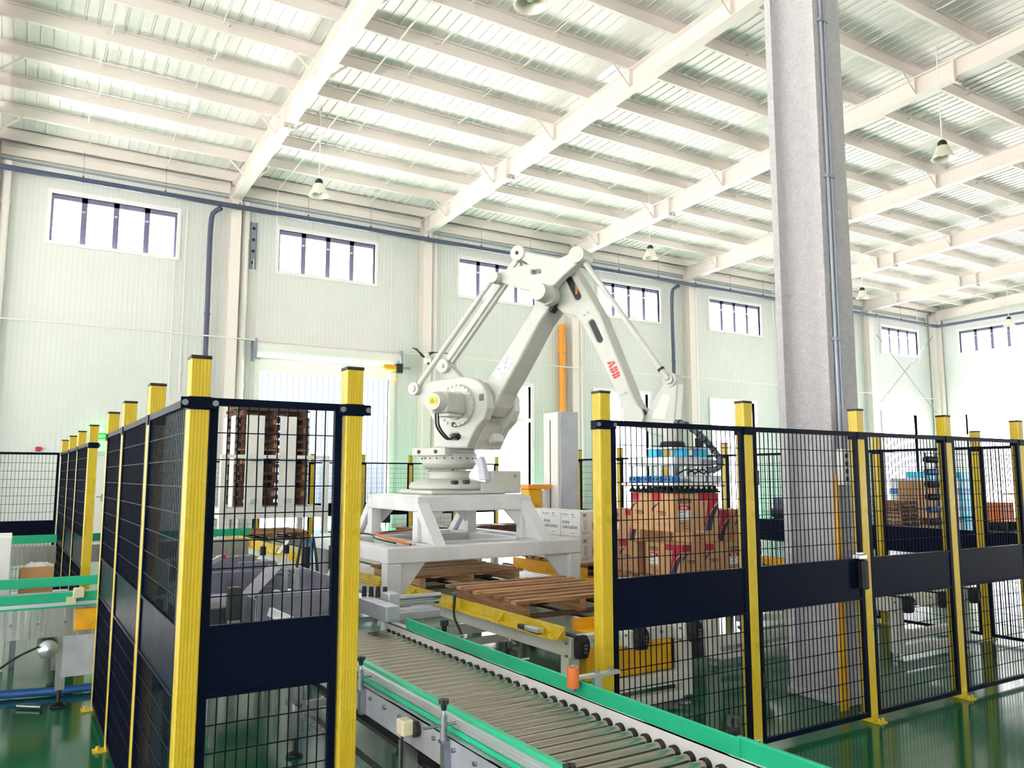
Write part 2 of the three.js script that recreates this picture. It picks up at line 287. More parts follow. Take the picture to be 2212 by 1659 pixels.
{ // corner column, gable beam along the right wall, gable cross brace
  const o = thing('corner_column', 'white steel column in the corner of the back and right walls', 'column', null, [XR - 0.25, 0, ZB + 0.25]);
  part('shaft', [bx(-0.2, 0.2, 0, 10.1, -0.2, 0.1), bx(0.1, 0.16, 0, 10.1, 0.1, 0.3)], M.steel, o);
  const b = thing('gable_beam', 'white steel beam along the top of the right end wall', 'beam', null, [XR - 0.2, 0, 0]);
  const pts = [[ZB + 0.05, 9.8], [ZF, 11.5], [ZF, 12.0], [ZB + 0.05, 10.3]];
  part('web', extr(pts, 0.03).rotateY(-Math.PI / 2), M.steel, b);
  part('flange', extr([[ZB + 0.05, 9.78], [ZF, 11.48], [ZF, 11.51], [ZB + 0.05, 9.81]], 0.24).rotateY(-Math.PI / 2).translate(0.1, 0, 0), M.steelEdge, b);
  const cb = thing('cross_brace', 'thin crossed steel brace rods over the window in the corner bay', 'brace');
  for (const [a, c] of [[[36.0, 8.6], [40.8, 4.9]], [[36.1, 5.3], [40.9, 9.0]]]) part('brace_rod', beam([a[0], a[1], ZB + 0.24], [c[0], c[1], ZB + 0.24], 0.03, 0.02), M.pipeGrey, cb);
}
// ================================================================ SAFETY FENCE
const postGeo = (() => {                                        // ribbed square profile
  const h = 0.0375, n = 5, pts = []; const side = [];
  for (let k = 0; k < n; k++) { const a = -h + 0.006 + k * (2 * h - 0.012) / n, w = (2 * h - 0.012) / n; side.push([a, h], [a + w * 0.72, h], [a + w * 0.8, h - 0.002], [a + w * 0.95, h - 0.002]); }
  side.push([h - 0.006, h], [h - 0.002, h - 0.002]);
  for (let q = 0; q < 4; q++) for (const [x, y] of side) pts.push(q === 0 ? [x, y] : q === 1 ? [y, -x] : q === 2 ? [-x, -y] : [-y, x]);
  return boxUV(merge(extr(pts.reverse(), 2.05).rotateX(-Math.PI / 2)));
})();
const capGeo = boxUV(merge(rbx(-0.039, 0.039, 2.05, 2.065, -0.039, 0.039, 0.004))), footGeo = boxUV(merge([bx(-0.039, 0.039, 0, 0.008, -0.1, 0.1), cyl([0.022, 0, 0.075], [0.022, 0.03, 0.075], 0.011, 0.011, 6), cyl([-0.022, 0, 0.075], [-0.022, 0.03, 0.075], 0.011, 0.011, 6), cyl([0, 0, -0.075], [0, 0.03, -0.075], 0.011, 0.011, 6)]));
const boltGeo = [-0.055, 0.055].map((x) => boxUV(merge(cyl([x, 1.88, 0.045], [x, 1.88, 0.054], 0.012, 0.012, 8))));
const bandGeo = boxUV(merge(bx(-0.0405, 0.0405, 1.855, 1.905, -0.041, 0.041))), clampGeo = boxUV(merge([bx(-0.041, 0.041, 1.855, 1.905, -0.041, 0.041), rbx(-0.07, 0.07, 1.858, 1.902, 0.038, 0.046, 0.008)]));
function meshOf(name, geo, m, parent) { const o = new THREE.Mesh(geo, m); o.name = name; o.castShadow = o.receiveShadow = true; parent.add(o); return o; }
function post(x, z, turn, label, group, ears = false) {
  const o = thing('fence_post', label, 'post', group, [x, 0, z], turn);
  meshOf('post_profile', postGeo, M.yellow, o); meshOf('cap', capGeo, M.capBlack, o); meshOf('foot_plate', footGeo, M.yellow, o);
  const c = meshOf('clamp', ears ? clampGeo : bandGeo, M.navy, o); if (ears) for (const q of boltGeo) meshOf('clamp_bolt', q, M.bolt, c); return o;
}
function panel(x0, z0, x1, z1, label, group, opt = {}) {        // framed mesh panel with a solid band, from a to b
  const L = Math.hypot(x1 - x0, z1 - z0), o = thing('mesh_fence', label, 'fence', group, [x0, 0, z0], Math.atan2(-(z1 - z0), x1 - x0));
  const T = opt.top ?? 1.905, B0 = opt.b0 ?? 0.79, B1 = opt.b1 ?? 1.06, t = 0.03, bot = 0.034, q = 0.012;
  part('panel_frame', [bx(0, L, T - t, T, -q, q), bx(0, L, bot, bot + t, -q, q), bx(0, t, bot + t, T - t, -q, q), bx(L - t, L, bot + t, T - t, -q, q)], M.navy, o);
  part('band_plate', [bx(t, L - t, B0, B1, -0.004, 0.004), bx(t, L - t, B1 - 0.012, B1, -0.012, 0.012), bx(t, L - t, B0, B0 + 0.012, -0.012, 0.012)], M.navy, o);
  for (const [y0, y1] of [[bot + t, B0], [B1, T - t]]) {
    const g = [], r = 0.0022, n = Math.round((L - 2 * t) / 0.0395), ny = Math.max(2, Math.round((y1 - y0) / 0.108));
    for (let k = 1; k < n; k++) { const x = t + (L - 2 * t) * k / n; g.push(bx(x - r, x + r, y0, y1, -r, r)); }
    for (let k = 1; k < ny; k++) { const y = y0 + (y1 - y0) * k / ny; g.push(bx(t, L - t, y - r, y + r, -3 * r, -r)); }
    part('wire_mesh', g, M.navyWire, o);
  }
  return o;
}
const RX = [2.70, 3.81, 4.92, 5.985, 7.05, 8.15], ZR = -3.44;
const rightSpots = ['beside the roller conveyor outlet', 'between the carton stack and the concrete-coated column', 'behind which the lock box of the gate hangs', 'right of the gate beside the coated column', 'next along the glossy aisle floor', 'at the aisle corner'];
RX.forEach((x, k) => post(x, ZR, 0, 'yellow ribbed fence post ' + rightSpots[k], 'fence posts along the aisle', k === 0));
for (let k = 0; k < 5; k++) {
  const p = panel(RX[k] + 0.041, ZR + 0.024, RX[k + 1] - 0.041, ZR + 0.024, ['dark mesh fence panel in front of the printed brown cartons', 'dark mesh gate panel with lock box in front of the grey column', 'dark mesh fence panel in front of white chain conveyor ends', 'dark mesh fence panel beside the bright glossy aisle', 'last dark mesh fence panel along the aisle'][k], null);
  if (k === 1) { const L = RX[2] - RX[1] - 0.082; part('lock_box', rbx(L - 0.075, L - 0.012, 0.86, 1.05, 0.012, 0.06, 0.012), M.black, p); part('latch', [rbx(L - 0.09, L - 0.01, 1.055, 1.085, -0.01, 0.05, 0.006), rbx(L - 0.07, L - 0.02, 1.085, 1.1, 0, 0.03, 0.005)], M.chrome, p); for (const y of [0.35, 1.55]) part('hinge', [rbx(0.002, 0.024, y, y + 0.09, 0.012, 0.03, 0.004)], M.black, p); }
}
// left cell side: corner post, narrow front panel, side panels
const XLF = 0.587, ZLF = -3.25;
post(XLF, ZLF, 0, 'tall yellow corner fence post with panels on two sides', 'fence posts of the left cell side', true);
post(1.208, ZLF, 0, 'yellow fence post at the end of the narrow front panel', 'fence posts of the left cell side', true);
panel(XLF + 0.045, ZLF, 1.208 - 0.045, ZLF, 'narrow dark mesh fence panel in front of the pallet magazine', null, { b0: 0.775, b1: 1.04 });
const LZ = [ZLF, -4.34, -5.45, -6.42], LZ2 = [-8.1, -9.25, -10.37, -11.6];
const L1 = ['first yellow post behind the corner post of the side fence', 'yellow side fence post with a yellow foot plate, second behind the corner', 'yellow side fence post next to the conveyor gap'];
LZ.slice(1).forEach((z, k) => post(XLF, z, Math.PI / 2, L1[k], 'fence posts of the left cell side'));
LZ2.forEach((z, k) => post(XLF - 0.02 * k, z, Math.PI / 2, ['yellow fence post beside the white personnel door and exit sign', 'second yellow post beyond the conveyor gap', 'third yellow post beyond the conveyor gap', 'yellow corner post where the far mesh panel joins'][k], 'fence posts beyond the conveyor gap', k === 0));
for (let k = 0; k < 3; k++) { const p = panel(XLF - 0.024, LZ[k] - 0.041, XLF - 0.024, LZ[k + 1] + 0.041, ['dark mesh side panel joining the corner post', 'dark mesh side gate panel with pull handle', 'dark mesh side panel next to the conveyor gap'][k], 'side panels of the left cell side', { b0: 0.775, b1: 1.04 }); if (k === 1) part('pull_handle', tube([[0.1, 0.86, 0.012], [0.1, 0.86, 0.06], [0.1, 1.0, 0.06], [0.1, 1.0, 0.012]], 0.008, 20, 6, false), M.black, p); }
for (let k = 0; k < 3; k++) panel(XLF - 0.024 - 0.02 * k, LZ2[k] - 0.041, XLF - 0.024 - 0.02 * (k + 1), LZ2[k + 1] + 0.041, 'dark mesh side panel, ' + ORD[k] + ' beyond the conveyor gap', 'side panels beyond the conveyor gap');
for (let k = 0; k < 3; k++) panel(0.48 - k * 1.1, -11.68, 0.48 - (k + 1) * 1.1 + 0.04, -11.68, 'dark mesh fence panel before the pale wall, ' + ORD[k] + ' from the far corner post', 'far panels left of the cell');
for (let k = 1; k < 3; k++) post(0.5 - k * 1.1, -11.68, 0, 'yellow fence post before the pale wall, ' + ORD[k] + ' from the far side panels', 'far posts left of the cell');
// right and rear cell sides
const RZ = [-4.45, -5.55, -6.7, -7.85, -9.0, -10.1, -11.2];
RZ.forEach((z, k) => post(8.3, z, Math.PI / 2, 'yellow fence post of the far right cell side, ' + ORD[k] + ' from the aisle corner', 'fence posts of the far right cell side'));
[-3.5, ...RZ].slice(0, 7).forEach((z, k) => panel(8.3, z - 0.04, 8.3, [-3.5, ...RZ][k + 1] + 0.04, 'dark mesh fence panel of the far right cell side, ' + ORD[k] + ' from the aisle corner', 'fence panels of the far right cell side'));
const QX = [3.0, 4.1, 5.2, 6.3, 7.4, 8.5, 9.6];
QX.forEach((x, k) => post(x, -16.2, 0, 'yellow rear fence post before the open doors, ' + ORD[k] + ' from the pallet magazine', 'rear fence posts'));
for (let k = 0; k < 6; k++) panel(QX[k] + 0.04, -16.2, QX[k + 1] - 0.04, -16.2, 'dark mesh rear fence panel before the open doors, ' + ORD[k] + ' from the pallet magazine', 'rear fence panels');

// ================================================================ COATED COLUMN WITH CONDUITS
{
  const o = thing('building_column', 'thick grey steel column coated in rough fireproofing inside the fence', 'column', null, [5.19, 0, -3.945]);
  const a = 0.16, d = 0.23, ft = 0.06, w = 0.025, r = 0.055, pts = [];
  pts.push([-a, d], [a, d], [a, d - ft]);
  const fil = (cx, cy, s0) => { for (let k = 0; k <= 5; k++) { const t = (s0 + k * 18) * Math.PI / 180; pts.push([cx + r * Math.cos(t), cy + r * Math.sin(t)]); } };
  fil(w + r, d - ft - r, 90); fil(w + r, -(d - ft - r), 180); pts.push([a, -d + ft], [a, -d], [-a, -d], [-a, -d + ft]);
  fil(-w - r, -(d - ft - r), 270); fil(-w - r, d - ft - r, 0); pts.push([-a, d - ft]);
  part('coated_shaft', extr(pts.reverse(), 10.55, 0.008).rotateX(-Math.PI / 2), M.concrete, o);
  part('base_block', rbx(-0.175, 0.175, 0, 0.05, -0.245, 0.245, 0.01), M.concrete, o);
  const c = thing('conduit_pair', 'two grey conduits running up the face of the coated column', 'conduit');
  for (const [x, h] of [[5.095, 9.5], [5.135, 9.5]]) part('conduit', cyl([x, 1.8, -3.695], [x, h, -3.695], 0.014, 0.014, 10), M.pipeGrey, c);
  for (let y = 2.6; y < 9; y += 1.25) part('conduit_clip', [bx(5.07, 5.16, y, y + 0.025, -3.71, -3.678)], M.pipeGrey, c);
  const s = thing('outlet_strip', 'cream power outlet strip on the coated column', 'outlet'); part('housing', rbx(5.055, 5.145, 1.54, 1.8, -3.71, -3.655, 0.008), M.plastic, s);
  for (let k = 0; k < 4; k++) part('socket', [rbx(5.085, 5.115, 1.57 + k * 0.055, 1.6 + k * 0.055, -3.657, -3.652, 0.003)], M.black, s);
  const b = thing('dial_box', 'grey thermostat box with a round dial on the coated column', 'control box'); part('housing', rbx(5.16, 5.25, 1.575, 1.76, -3.71, -3.65, 0.008), M.lavender, b); part('dial', [cyl([5.205, 1.69, -3.652], [5.205, 1.69, -3.64], 0.03, 0.028, 20)], M.black, b); part('dial_mark', [cyl([5.205, 1.69, -3.642], [5.205, 1.69, -3.637], 0.02, 0.018, 12)], M.plastic, b);
  const g = thing('corner_guard', 'yellow tapered steel corner guard leaning at the foot of the column', 'corner guard');
  part('plate', extr([[-0.075, 0], [0.02, 0], [0.03, 0.85], [0.012, 1.62], [0.0, 1.62], [-0.03, 0.85]], 0.012, 0.003).translate(4.985, 0.0, -3.67), M.yellowDeep, g);
  part('flange', extr([[0, 0], [0.03, 0], [0.02, 0.9], [0.01, 1.6], [0, 1.6]], 0.008).rotateY(-Math.PI / 2).translate(4.997, 0.0, -3.7), M.yellowDeep, g);
}

// ================================================================ LAMPS UNDER THE ROOF
{
  const spots = [[6.0, -18.8, 8.53], [17, -19.0, 8.6], [17, -9.4, 8.57], [28, -19.0, 8.6], [6, -9.18, 8.45], [39, -19.0, 8.6], [28, -9.4, 8.6], [39, -9.4, 8.6]];
  const lab = ['hung above the window left of the robot', 'hung right of the robot elbow', 'hung right of the coated column', 'hung behind the coated column', 'hung above the robot', 'hung before the right end wall', 'hung deep in the hall', 'hung by the right wall'];
  const shade = lathe([[0.085, 0.3], [0.12, 0.27], [0.16, 0.16], [0.245, 0], [0.25, 0], [0.25, -0.012], [0.238, -0.012], [0.15, 0.15], [0.11, 0.25], [0.08, 0.28]], 32);
  spots.forEach(([x, z, y], k) => {
    const o = thing('pendant_lamp', 'white bell shaped pendant lamp ' + lab[k], 'lamp', 'pendant lamps under the roof', [x, y, z]), top = yPurlin(z) + PH + 0.01 - y;
    part('stem', cyl([0, 0.36, 0], [0, top, 0], 0.014, 0.014, 8), M.pipeWhite, o);
    part('socket', lathe([[0, 0.42], [0.05, 0.42], [0.09, 0.38], [0.1, 0.28], [0.09, 0.26], [0, 0.26]]), M.capBlack, o);
    part('shade', shade.clone(), M.lampShade, o);
    part('bulb', new THREE.SphereGeometry(0.07, 16, 12).translate(0, 0.12, 0), M.plastic, o);
    part('ceiling_hook', bx(-0.03, 0.03, top - 0.04, top, -0.03, 0.03), M.steelEdge, o);
  });
}

for (const x of [6, 17, 28, 39]) {
  const o = thing('lamp_conduit', 'thin white conduit under the roof feeding the row of lamps ' + { 6: 'above the robot', 17: 'right of the robot', 28: 'behind the coated column', 39: 'by the right wall' }[x], 'conduit');
  part('conduit', cyl([x + 0.28, yPurlin(-23.6) - 0.02, -23.6], [x + 0.28, yPurlin(8) - 0.02, 8], 0.018, 0.018, 8), M.pipeWhite, o); part('wall_drop', cyl([x + 0.28, 8.2, -23.62], [x + 0.28, yPurlin(-23.6) - 0.02, -23.6], 0.018, 0.018, 8), M.pipeWhite, o);
}
// ================================================================ PIPES AND FITTINGS ON THE BACK WALL
{
  const z = -23.45, y = 9.44, o = thing('sprinkler_main', 'long dark grey pipe running along the top of the back and right walls', 'pipe');
  part('main_pipe', cyl([XL + 0.3, y, z], [40.75, y, z], 0.075, 0.075, 16), M.pipeDark, o);
  part('elbow', new THREE.SphereGeometry(0.08, 16, 12).translate(40.75, y, z), M.pipeDark, o);
  part('side_pipe', cyl([40.75, y, z], [40.75, y, 8], 0.075, 0.075, 16), M.pipeDark, o);
  for (let x = -5; x < 40; x += 2.03) { part('hanger_rod', cyl([x, y + 0.05, z], [x, 10.25, z], 0.008, 0.008, 6), M.pipeGrey, o); part('pipe_clip', [cyl([x - 0.02, y, z], [x + 0.02, y, z], 0.082, 0.082, 16), bx(x - 0.02, x + 0.02, y + 0.07, y + 0.12, z - 0.02, z + 0.02)], M.pipeDark, o); }
  for (const [x, lab] of [[4.42, 'dark grey vertical pipe dropping beside the column left of the roller door'], [22.35, 'dark grey vertical pipe dropping behind the robot wrist']]) {
    const d = part('drop_pipe', tube([[x + 0.22, 9.34, -23.5], [x + 0.03, 9.2, -23.68], [x, 8.95, -23.72], [x, 6, -23.72], [x, 0.1, -23.72]], 0.07, 60, 10), M.pipeDark, o); d.userData.label = lab;
    for (const yy of [6.2, 3.4]) part('pipe_clip', cyl([x, yy, -23.72], [x, yy + 0.06, -23.72], 0.085, 0.085, 12), M.pipeDark, d);
  }
  const orp = thing('orange_pipe', 'bright orange vertical pipe with a collar on the back wall', 'pipe'); part('pipe', cyl([16.9, 0.1, -23.8], [16.9, 7.2, -23.8], 0.12, 0.12, 16), M.orange, orp); part('collar', cyl([16.9, 6.15, -23.8], [16.9, 6.45, -23.8], 0.15, 0.15, 16), M.orange, orp);
  const wire = []; for (let k = 0; k <= 20; k++) wire.push([-6 + k * 2.32, 5.56 + 0.003 * k - 0.05 * Math.sin(k * 1.3) * 0.3, -23.58]);
  solo('wall_cable', tube(wire, 0.022, 120, 6), M.pipeWhite, 'thin white cable strung along the back wall above the door', 'cable');
  for (const [u, v0, v1, lab] of [[406, 446, 850, 'thin white conduit on the wall right of the leftmost window'], [378, 560, 860, 'thin grey conduit below the leftmost window'], [548, 560, 745, 'thin white conduit above the roller door'], [847, 520, 740, 'thin white conduit between two windows above the hoist']]) {
    const a = onZ(u, v0, -23.93), b = onZ(u - 8, v1, -23.93); solo('wall_conduit', cyl([a.x, a.y, a.z], [a.x, b.y, a.z], 0.016, 0.016, 8), M.pipeWhite, lab, 'conduit');
  }
  const tr = onZ(550, 480, -23.92), tb = onZ(543, 580, -23.92), ct = thing('cable_channel', 'short grey steel cable channel with knocked out holes on the wall', 'cable channel');
  part('channel', [bx(tr.x - 0.08, tr.x + 0.08, tb.y, tr.y, -23.99, -23.97), bx(tr.x - 0.09, tr.x - 0.075, tb.y, tr.y, -23.99, -23.9), bx(tr.x + 0.075, tr.x + 0.09, tb.y, tr.y, -23.99, -23.9)], M.pipeGrey, ct);
  for (let k = 0; k < 4; k++) part('knockout', cyl([tr.x, tb.y + 0.2 + k * 0.35, -23.968], [tr.x, tb.y + 0.2 + k * 0.35, -23.96], 0.05, 0.05, 10), M.black, ct);
}
{ // roller door with housing, guide rails; personnel door; exit sign; hoist; camera
  const g = structGroup('door_1'), [a, b, , y] = doorA;
  part('guide_rail', pB(a - 0.16, a, 0, y + 0.05, -0.12, 0.1), M.plastic, g); part('guide_rail', pB(b, b + 0.16, 0, y + 0.05, -0.12, 0.1), M.plastic, g);
  part('roll_housing', [cyl([a - 0.2, y + 0.34, ZB + 0.28], [b + 0.2, y + 0.34, ZB + 0.28], 0.24, 0.24, 24)], M.plastic, g);
  part('housing_bracket', [pB(a - 0.24, a - 0.2, y, y + 0.62, -0.55, 0), pB(b + 0.2, b + 0.24, y, y + 0.62, -0.55, 0)], M.pipeGrey, g);
  part('door_curtain', pB(a, b, y - 0.28, y + 0.12, -0.06, 0.02), M.plastic, g);
  const d = structGroup('door_20'); part('door_leaf', pB(1.27, 2.1, 0.02, 2.18, 0.02, 0.07), M.plastic, d); part('door_frame', [pB(1.19, 1.27, 0, 2.27, -0.03, 0.15), pB(2.1, 2.18, 0, 2.27, -0.03, 0.15), pB(1.19, 2.18, 2.18, 2.27, -0.03, 0.15)], M.lavender, d);
  part('door_closer', pB(1.3, 1.7, 2.05, 2.12, -0.04, 0.02), M.pipeGrey, d); part('door_handle', [pB(2.0, 2.06, 0.95, 1.15, -0.02, 0.02), pB(1.88, 2.04, 1.06, 1.085, -0.07, -0.045)], M.chrome, d);
  const ex = thing('exit_sign', 'small glowing green exit sign above the white personnel door', 'sign', null, [1.9, 2.68, ZB + 0.04]);
  part('housing', rbx(-0.24, 0.24, -0.1, 0.1, -0.03, 0.0, 0.01), M.plastic, ex);
  const cv = document.createElement('canvas'); cv.width = 192; cv.height = 72; const c = cv.getContext('2d'); c.fillStyle = '#19d23c'; c.fillRect(0, 0, 192, 72); c.fillStyle = '#eafff0'; c.font = 'bold 40px sans-serif'; c.fillText('EXIT', 62, 50); c.fillRect(12, 14, 34, 44); c.fillStyle = '#19d23c'; c.beginPath(); c.arc(30, 24, 5, 0, 7); c.fill(); c.fillRect(26, 30, 8, 14); c.fillRect(22, 44, 6, 12); c.fillRect(32, 44, 6, 12);
  const t = new THREE.CanvasTexture(cv); t.colorSpace = THREE.SRGBColorSpace;
  part('sign_face', new THREE.PlaneGeometry(0.46, 0.17).translate(0, 0, 0.004), new THREE.MeshStandardMaterial({ color: 0x000000, emissive: 0xffffff, emissiveMap: t, emissiveIntensity: 1.1, roughness: 0.4 }), ex, true);
  const pl = new THREE.PointLight(0x30ff50, 0.4); pl.position.set(0, 0, 0.12); pl.castShadow = true; ex.add(pl);
  const h = thing('chain_hoist', 'small yellow electric hoist on a wall bracket beside the roller door', 'hoist', null, [10.05, 5.02, ZB + 0.75]);
  part('arm', bx(-0.03, 0.03, 0.12, 0.2, -0.72, 0.25), M.pipeGrey, h); part('motor', [cyl([-0.35, 0, 0], [0.25, 0, 0], 0.1, 0.1, 14), cyl([-0.42, 0, 0], [-0.35, 0, 0], 0.07, 0.1, 14)], M.yellowDeep, h); part('gearbox', rbx(0.0, 0.22, -0.16, 0.14, -0.12, 0.12, 0.02), M.black, h);
  part('hook', tube([[0.02, -0.1, 0], [0.02, -0.35, 0], [0.05, -0.42, 0], [0.0, -0.47, 0], [-0.05, -0.42, 0]], 0.02, 20, 6), M.yellowDeep, h); part('drum', cyl([0.22, 0, 0], [0.5, 0, 0], 0.06, 0.06, 12), M.pipeGrey, h); part('mount', bx(-0.1, 0.1, 0.0, 0.3, -0.74, -0.7), M.pipeGrey, h);
  const cam = thing('security_camera', 'white dome security camera with dangling black cables on the column', 'camera', null, [11.25, 5.35, ZB + 0.45]);
  part('bracket', bx(-0.05, 0.05, 0.1, 0.25, -0.07, 0.15), M.plastic, cam); part('dome', lathe([[0, 0.12], [0.11, 0.12], [0.12, 0.05], [0.09, -0.08], [0, -0.12]]).translate(0, 0, 0.12), M.plastic, cam); part('lens', new THREE.SphereGeometry(0.06, 14, 10).translate(0, -0.06, 0.16), M.black, cam);
  for (let k = 0; k < 4; k++) part('cable', tube([[-0.5 + k * 0.06, 0.42, 0], [-0.25 + k * 0.03, 0.3 - k * 0.05, 0.05], [0, 0.12, 0.05], [0.1 + k * 0.05, 0.3, 0.03], [0.35 + k * 0.25, 0.34, 0]], 0.012, 24, 6), M.cable, cam);
  solo('fire_bell', [rbx(0.42, 0.56, 2.25, 2.37, ZB + 0.02, ZB + 0.1, 0.03)], M.redPaint, 'red fire alarm on the pale wall behind the far mesh panel', 'alarm');
}
// exterior: pale blue shed beyond the roller door
{
  const o = thing('neighbour_shed', 'pale blue corrugated shed standing outside the roller door', 'building', null, [0, -0.2, -52]);
  const m = mat(new THREE.Color().setRGB(0.066, 0.09, 0.118), 0.6); part('wall', bx(-10, 22, 0, 9, -6, 0), m, o); const g = []; for (let x = -9.9; x < 22; x += 0.4) g.push(bx(x - 0.05, x + 0.05, 0, 8.9, 0, 0.06)); part('cladding_ribs', g, mat(new THREE.Color().setRGB(0.058, 0.082, 0.11), 0.6), o);
  part('roof', bx(-10.3, 22.3, 9, 9.2, -6.3, 0.4), M.pipeGrey, o); for (const x of [9, 14]) part('window', bx(x, x + 2.2, 4.5, 6.5, -0.05, 0.03), M.frameDark, o);
}
// ================================================================ PEDESTAL
{
  const o = thing('robot_pedestal', 'white welded steel two tier pedestal frame straddling the pallet conveyor', 'pedestal');
  const x0 = 2.64, x1 = 4.6, z0 = -8.2, z1 = -6.2, b = 0.13, y0 = 0.886, y1 = 1.016, m = M.pedestal;
  part('lower_beam', rbx(x0, x1, y0, y1, z1 - b, z1, 0.012), m, o); part('lower_beam', rbx(x0, x1, y0, y1, z0, z0 + b, 0.012), m, o);
  part('lower_beam', rbx(x0, x0 + b, y0, y1, z0 + b, z1 - b, 0.012), m, o); part('lower_beam', rbx(x1 - b, x1, y0, y1, z0 + b, z1 - b, 0.012), m, o);
  for (const z of [-6.72, -7.7]) part('cross_beam', rbx(x0 + b, x1 - b, y0 + 0.01, y1 - 0.005, z - 0.06, z + 0.06, 0.01), m, o);
  for (const x of [3.16, 4.24]) for (const [p, q] of [[-6.33, -6.66], [-6.78, -7.64], [-7.76, -8.07]]) part('cross_beam', rbx(x - 0.06, x + 0.06, y0 + 0.01, y1 - 0.005, q, p, 0.01), m, o);
  for (const x of [x0, x1 - b]) for (const z of [z0, z1 - b]) {
    part('leg', rbx(x, x + b, 0.02, y0, z, z + b, 0.012), m, o); part('foot_plate', bx(x - 0.06, x + b + 0.06, 0, 0.02, z - 0.06, z + b + 0.06), m, o);
    const s = x === x0 ? 1 : -1, xe = x === x0 ? x + b : x; part('gusset', extr([[0, 0], [s * 0.24, 0], [0, -0.3]], 0.03).translate(xe, y0, z + b / 2 - 0.015), m, o);
  }
  const u0 = 3.1, u1 = 4.32, v0 = -7.82, v1 = -6.62, c = 0.11, ya = 1.285, yb = 1.42;
  part('upper_beam', rbx(u0, u1, ya, yb, v1 - c, v1, 0.01), m, o); part('upper_beam', rbx(u0, u1, ya, yb, v0, v0 + c, 0.01), m, o);
  part('upper_beam', rbx(u0, u0 + c, ya, yb, v0 + c, v1 - c, 0.01), m, o); part('upper_beam', rbx(u1 - c, u1, ya, yb, v0 + c, v1 - c, 0.01), m, o);
  part('top_plate', bx(u0 + 0.05, u1 - 0.05, yb - 0.004, yb + 0.012, v0 + 0.05, v1 - 0.05), m, o);
  for (const x of [u0, u1 - c]) for (const z of [v0, v1 - c]) {
    part('post', rbx(x, x + c, y1 - 0.005, ya, z, z + c, 0.01), m, o);
    const s = z === v0 ? -1 : 1, zs = z === v0 ? z : z + c;
    part('brace', extr([[0, ya + 0.08 - y1], [0, ya - 0.04 - y1], [s * 0.24, 0], [s * 0.35, 0]].map(([a, d]) => [a, d]), c).rotateY(-Math.PI / 2).translate(x + c, y1, zs), m, o);
    part('brace_web', extr([[0, 0.0], [0, 0.2], [s * 0.2, 0]], 0.015).rotateY(-Math.PI / 2).translate(x + c / 2, y1, zs), m, o);
    const q = x === u0 ? 1 : -1, xq = x === u0 ? x + c : x; part('gusset', extr([[0, 0], [q * 0.17, 0], [0, -0.17]], 0.03).translate(xq, ya, z + c / 2 - 0.015), m, o);
  }
  const cb = thing('signal_cable', 'brown and black cables trailing over the left end of the pedestal frame', 'cable');
  part('cable', tube([[2.9, 1.03, -6.32], [2.86, 1.06, -6.75], [3.0, 1.06, -7.3], [3.5, 1.05, -7.75], [4.0, 1.04, -8.1]], 0.012, 40, 6), M.cone, cb); part('cable', tube([[2.84, 1.03, -6.5], [2.8, 1.05, -6.85], [2.9, 1.06, -7.25], [2.72, 1.05, -7.9]], 0.008, 30, 6), M.cable, cb);
}
// ================================================================ PALLETIZING ROBOT
const RA = new V3(3.7, 0, -7.17), RG = new V3(4.79, 0, -5.12), RH = RG.clone().sub(RA).normalize(), RN = new V3(-RH.z, 0, RH.x);
const rp = (u, v, s) => { const d = ray(u, v), p0 = RA.clone().addScaledVector(RN, s), t = p0.clone().sub(EYE).dot(RN) / d.dot(RN), p = EYE.clone().addScaledVector(d, t).sub(RA); return [p.dot(RH), p.y]; };
const rps = (pts, s) => pts.map(([u, v]) => rp(u, v, s));
const rp3 = (u, v, s) => { const [r, y] = rp(u, v, s); return [r, y, s]; };
const ring = (c, r, n = 20, a0 = 0, a1 = Math.PI * 2) => Array.from({ length: n }, (_, k) => { const t = a0 + (a1 - a0) * k / n; return [c[0] + r * Math.cos(t), c[1] + r * Math.sin(t)]; });
const ccw = (p) => { let s = 0; for (let i = 0; i < p.length; i++) { const [a, b] = p[i], [c, d] = p[(i + 1) % p.length]; s += a * d - c * b; } return s < 0 ? p.slice().reverse() : p; };
function hull(pts) { pts = pts.slice().sort((a, b) => a[0] - b[0] || a[1] - b[1]); const h = (q) => { const r = []; for (const p of q) { while (r.length > 1 && (r[r.length - 1][0] - r[r.length - 2][0]) * (p[1] - r[r.length - 2][1]) - (r[r.length - 1][1] - r[r.length - 2][1]) * (p[0] - r[r.length - 2][0]) <= 0) r.pop(); r.push(p); } r.pop(); return r; }; return [...h(pts), ...h(pts.slice().reverse())]; }
const slab = (pts, s0, s1, bev = 0.015, holes = []) => extr(ccw(pts), s1 - s0, bev, holes, 3).translate(0, 0, s0);
const robot = thing('palletizing_robot', 'large white industrial palletizing robot arm standing on the pedestal', 'robot', null, [RA.x, 0, RA.z], Math.atan2(-RH.z, RH.x));
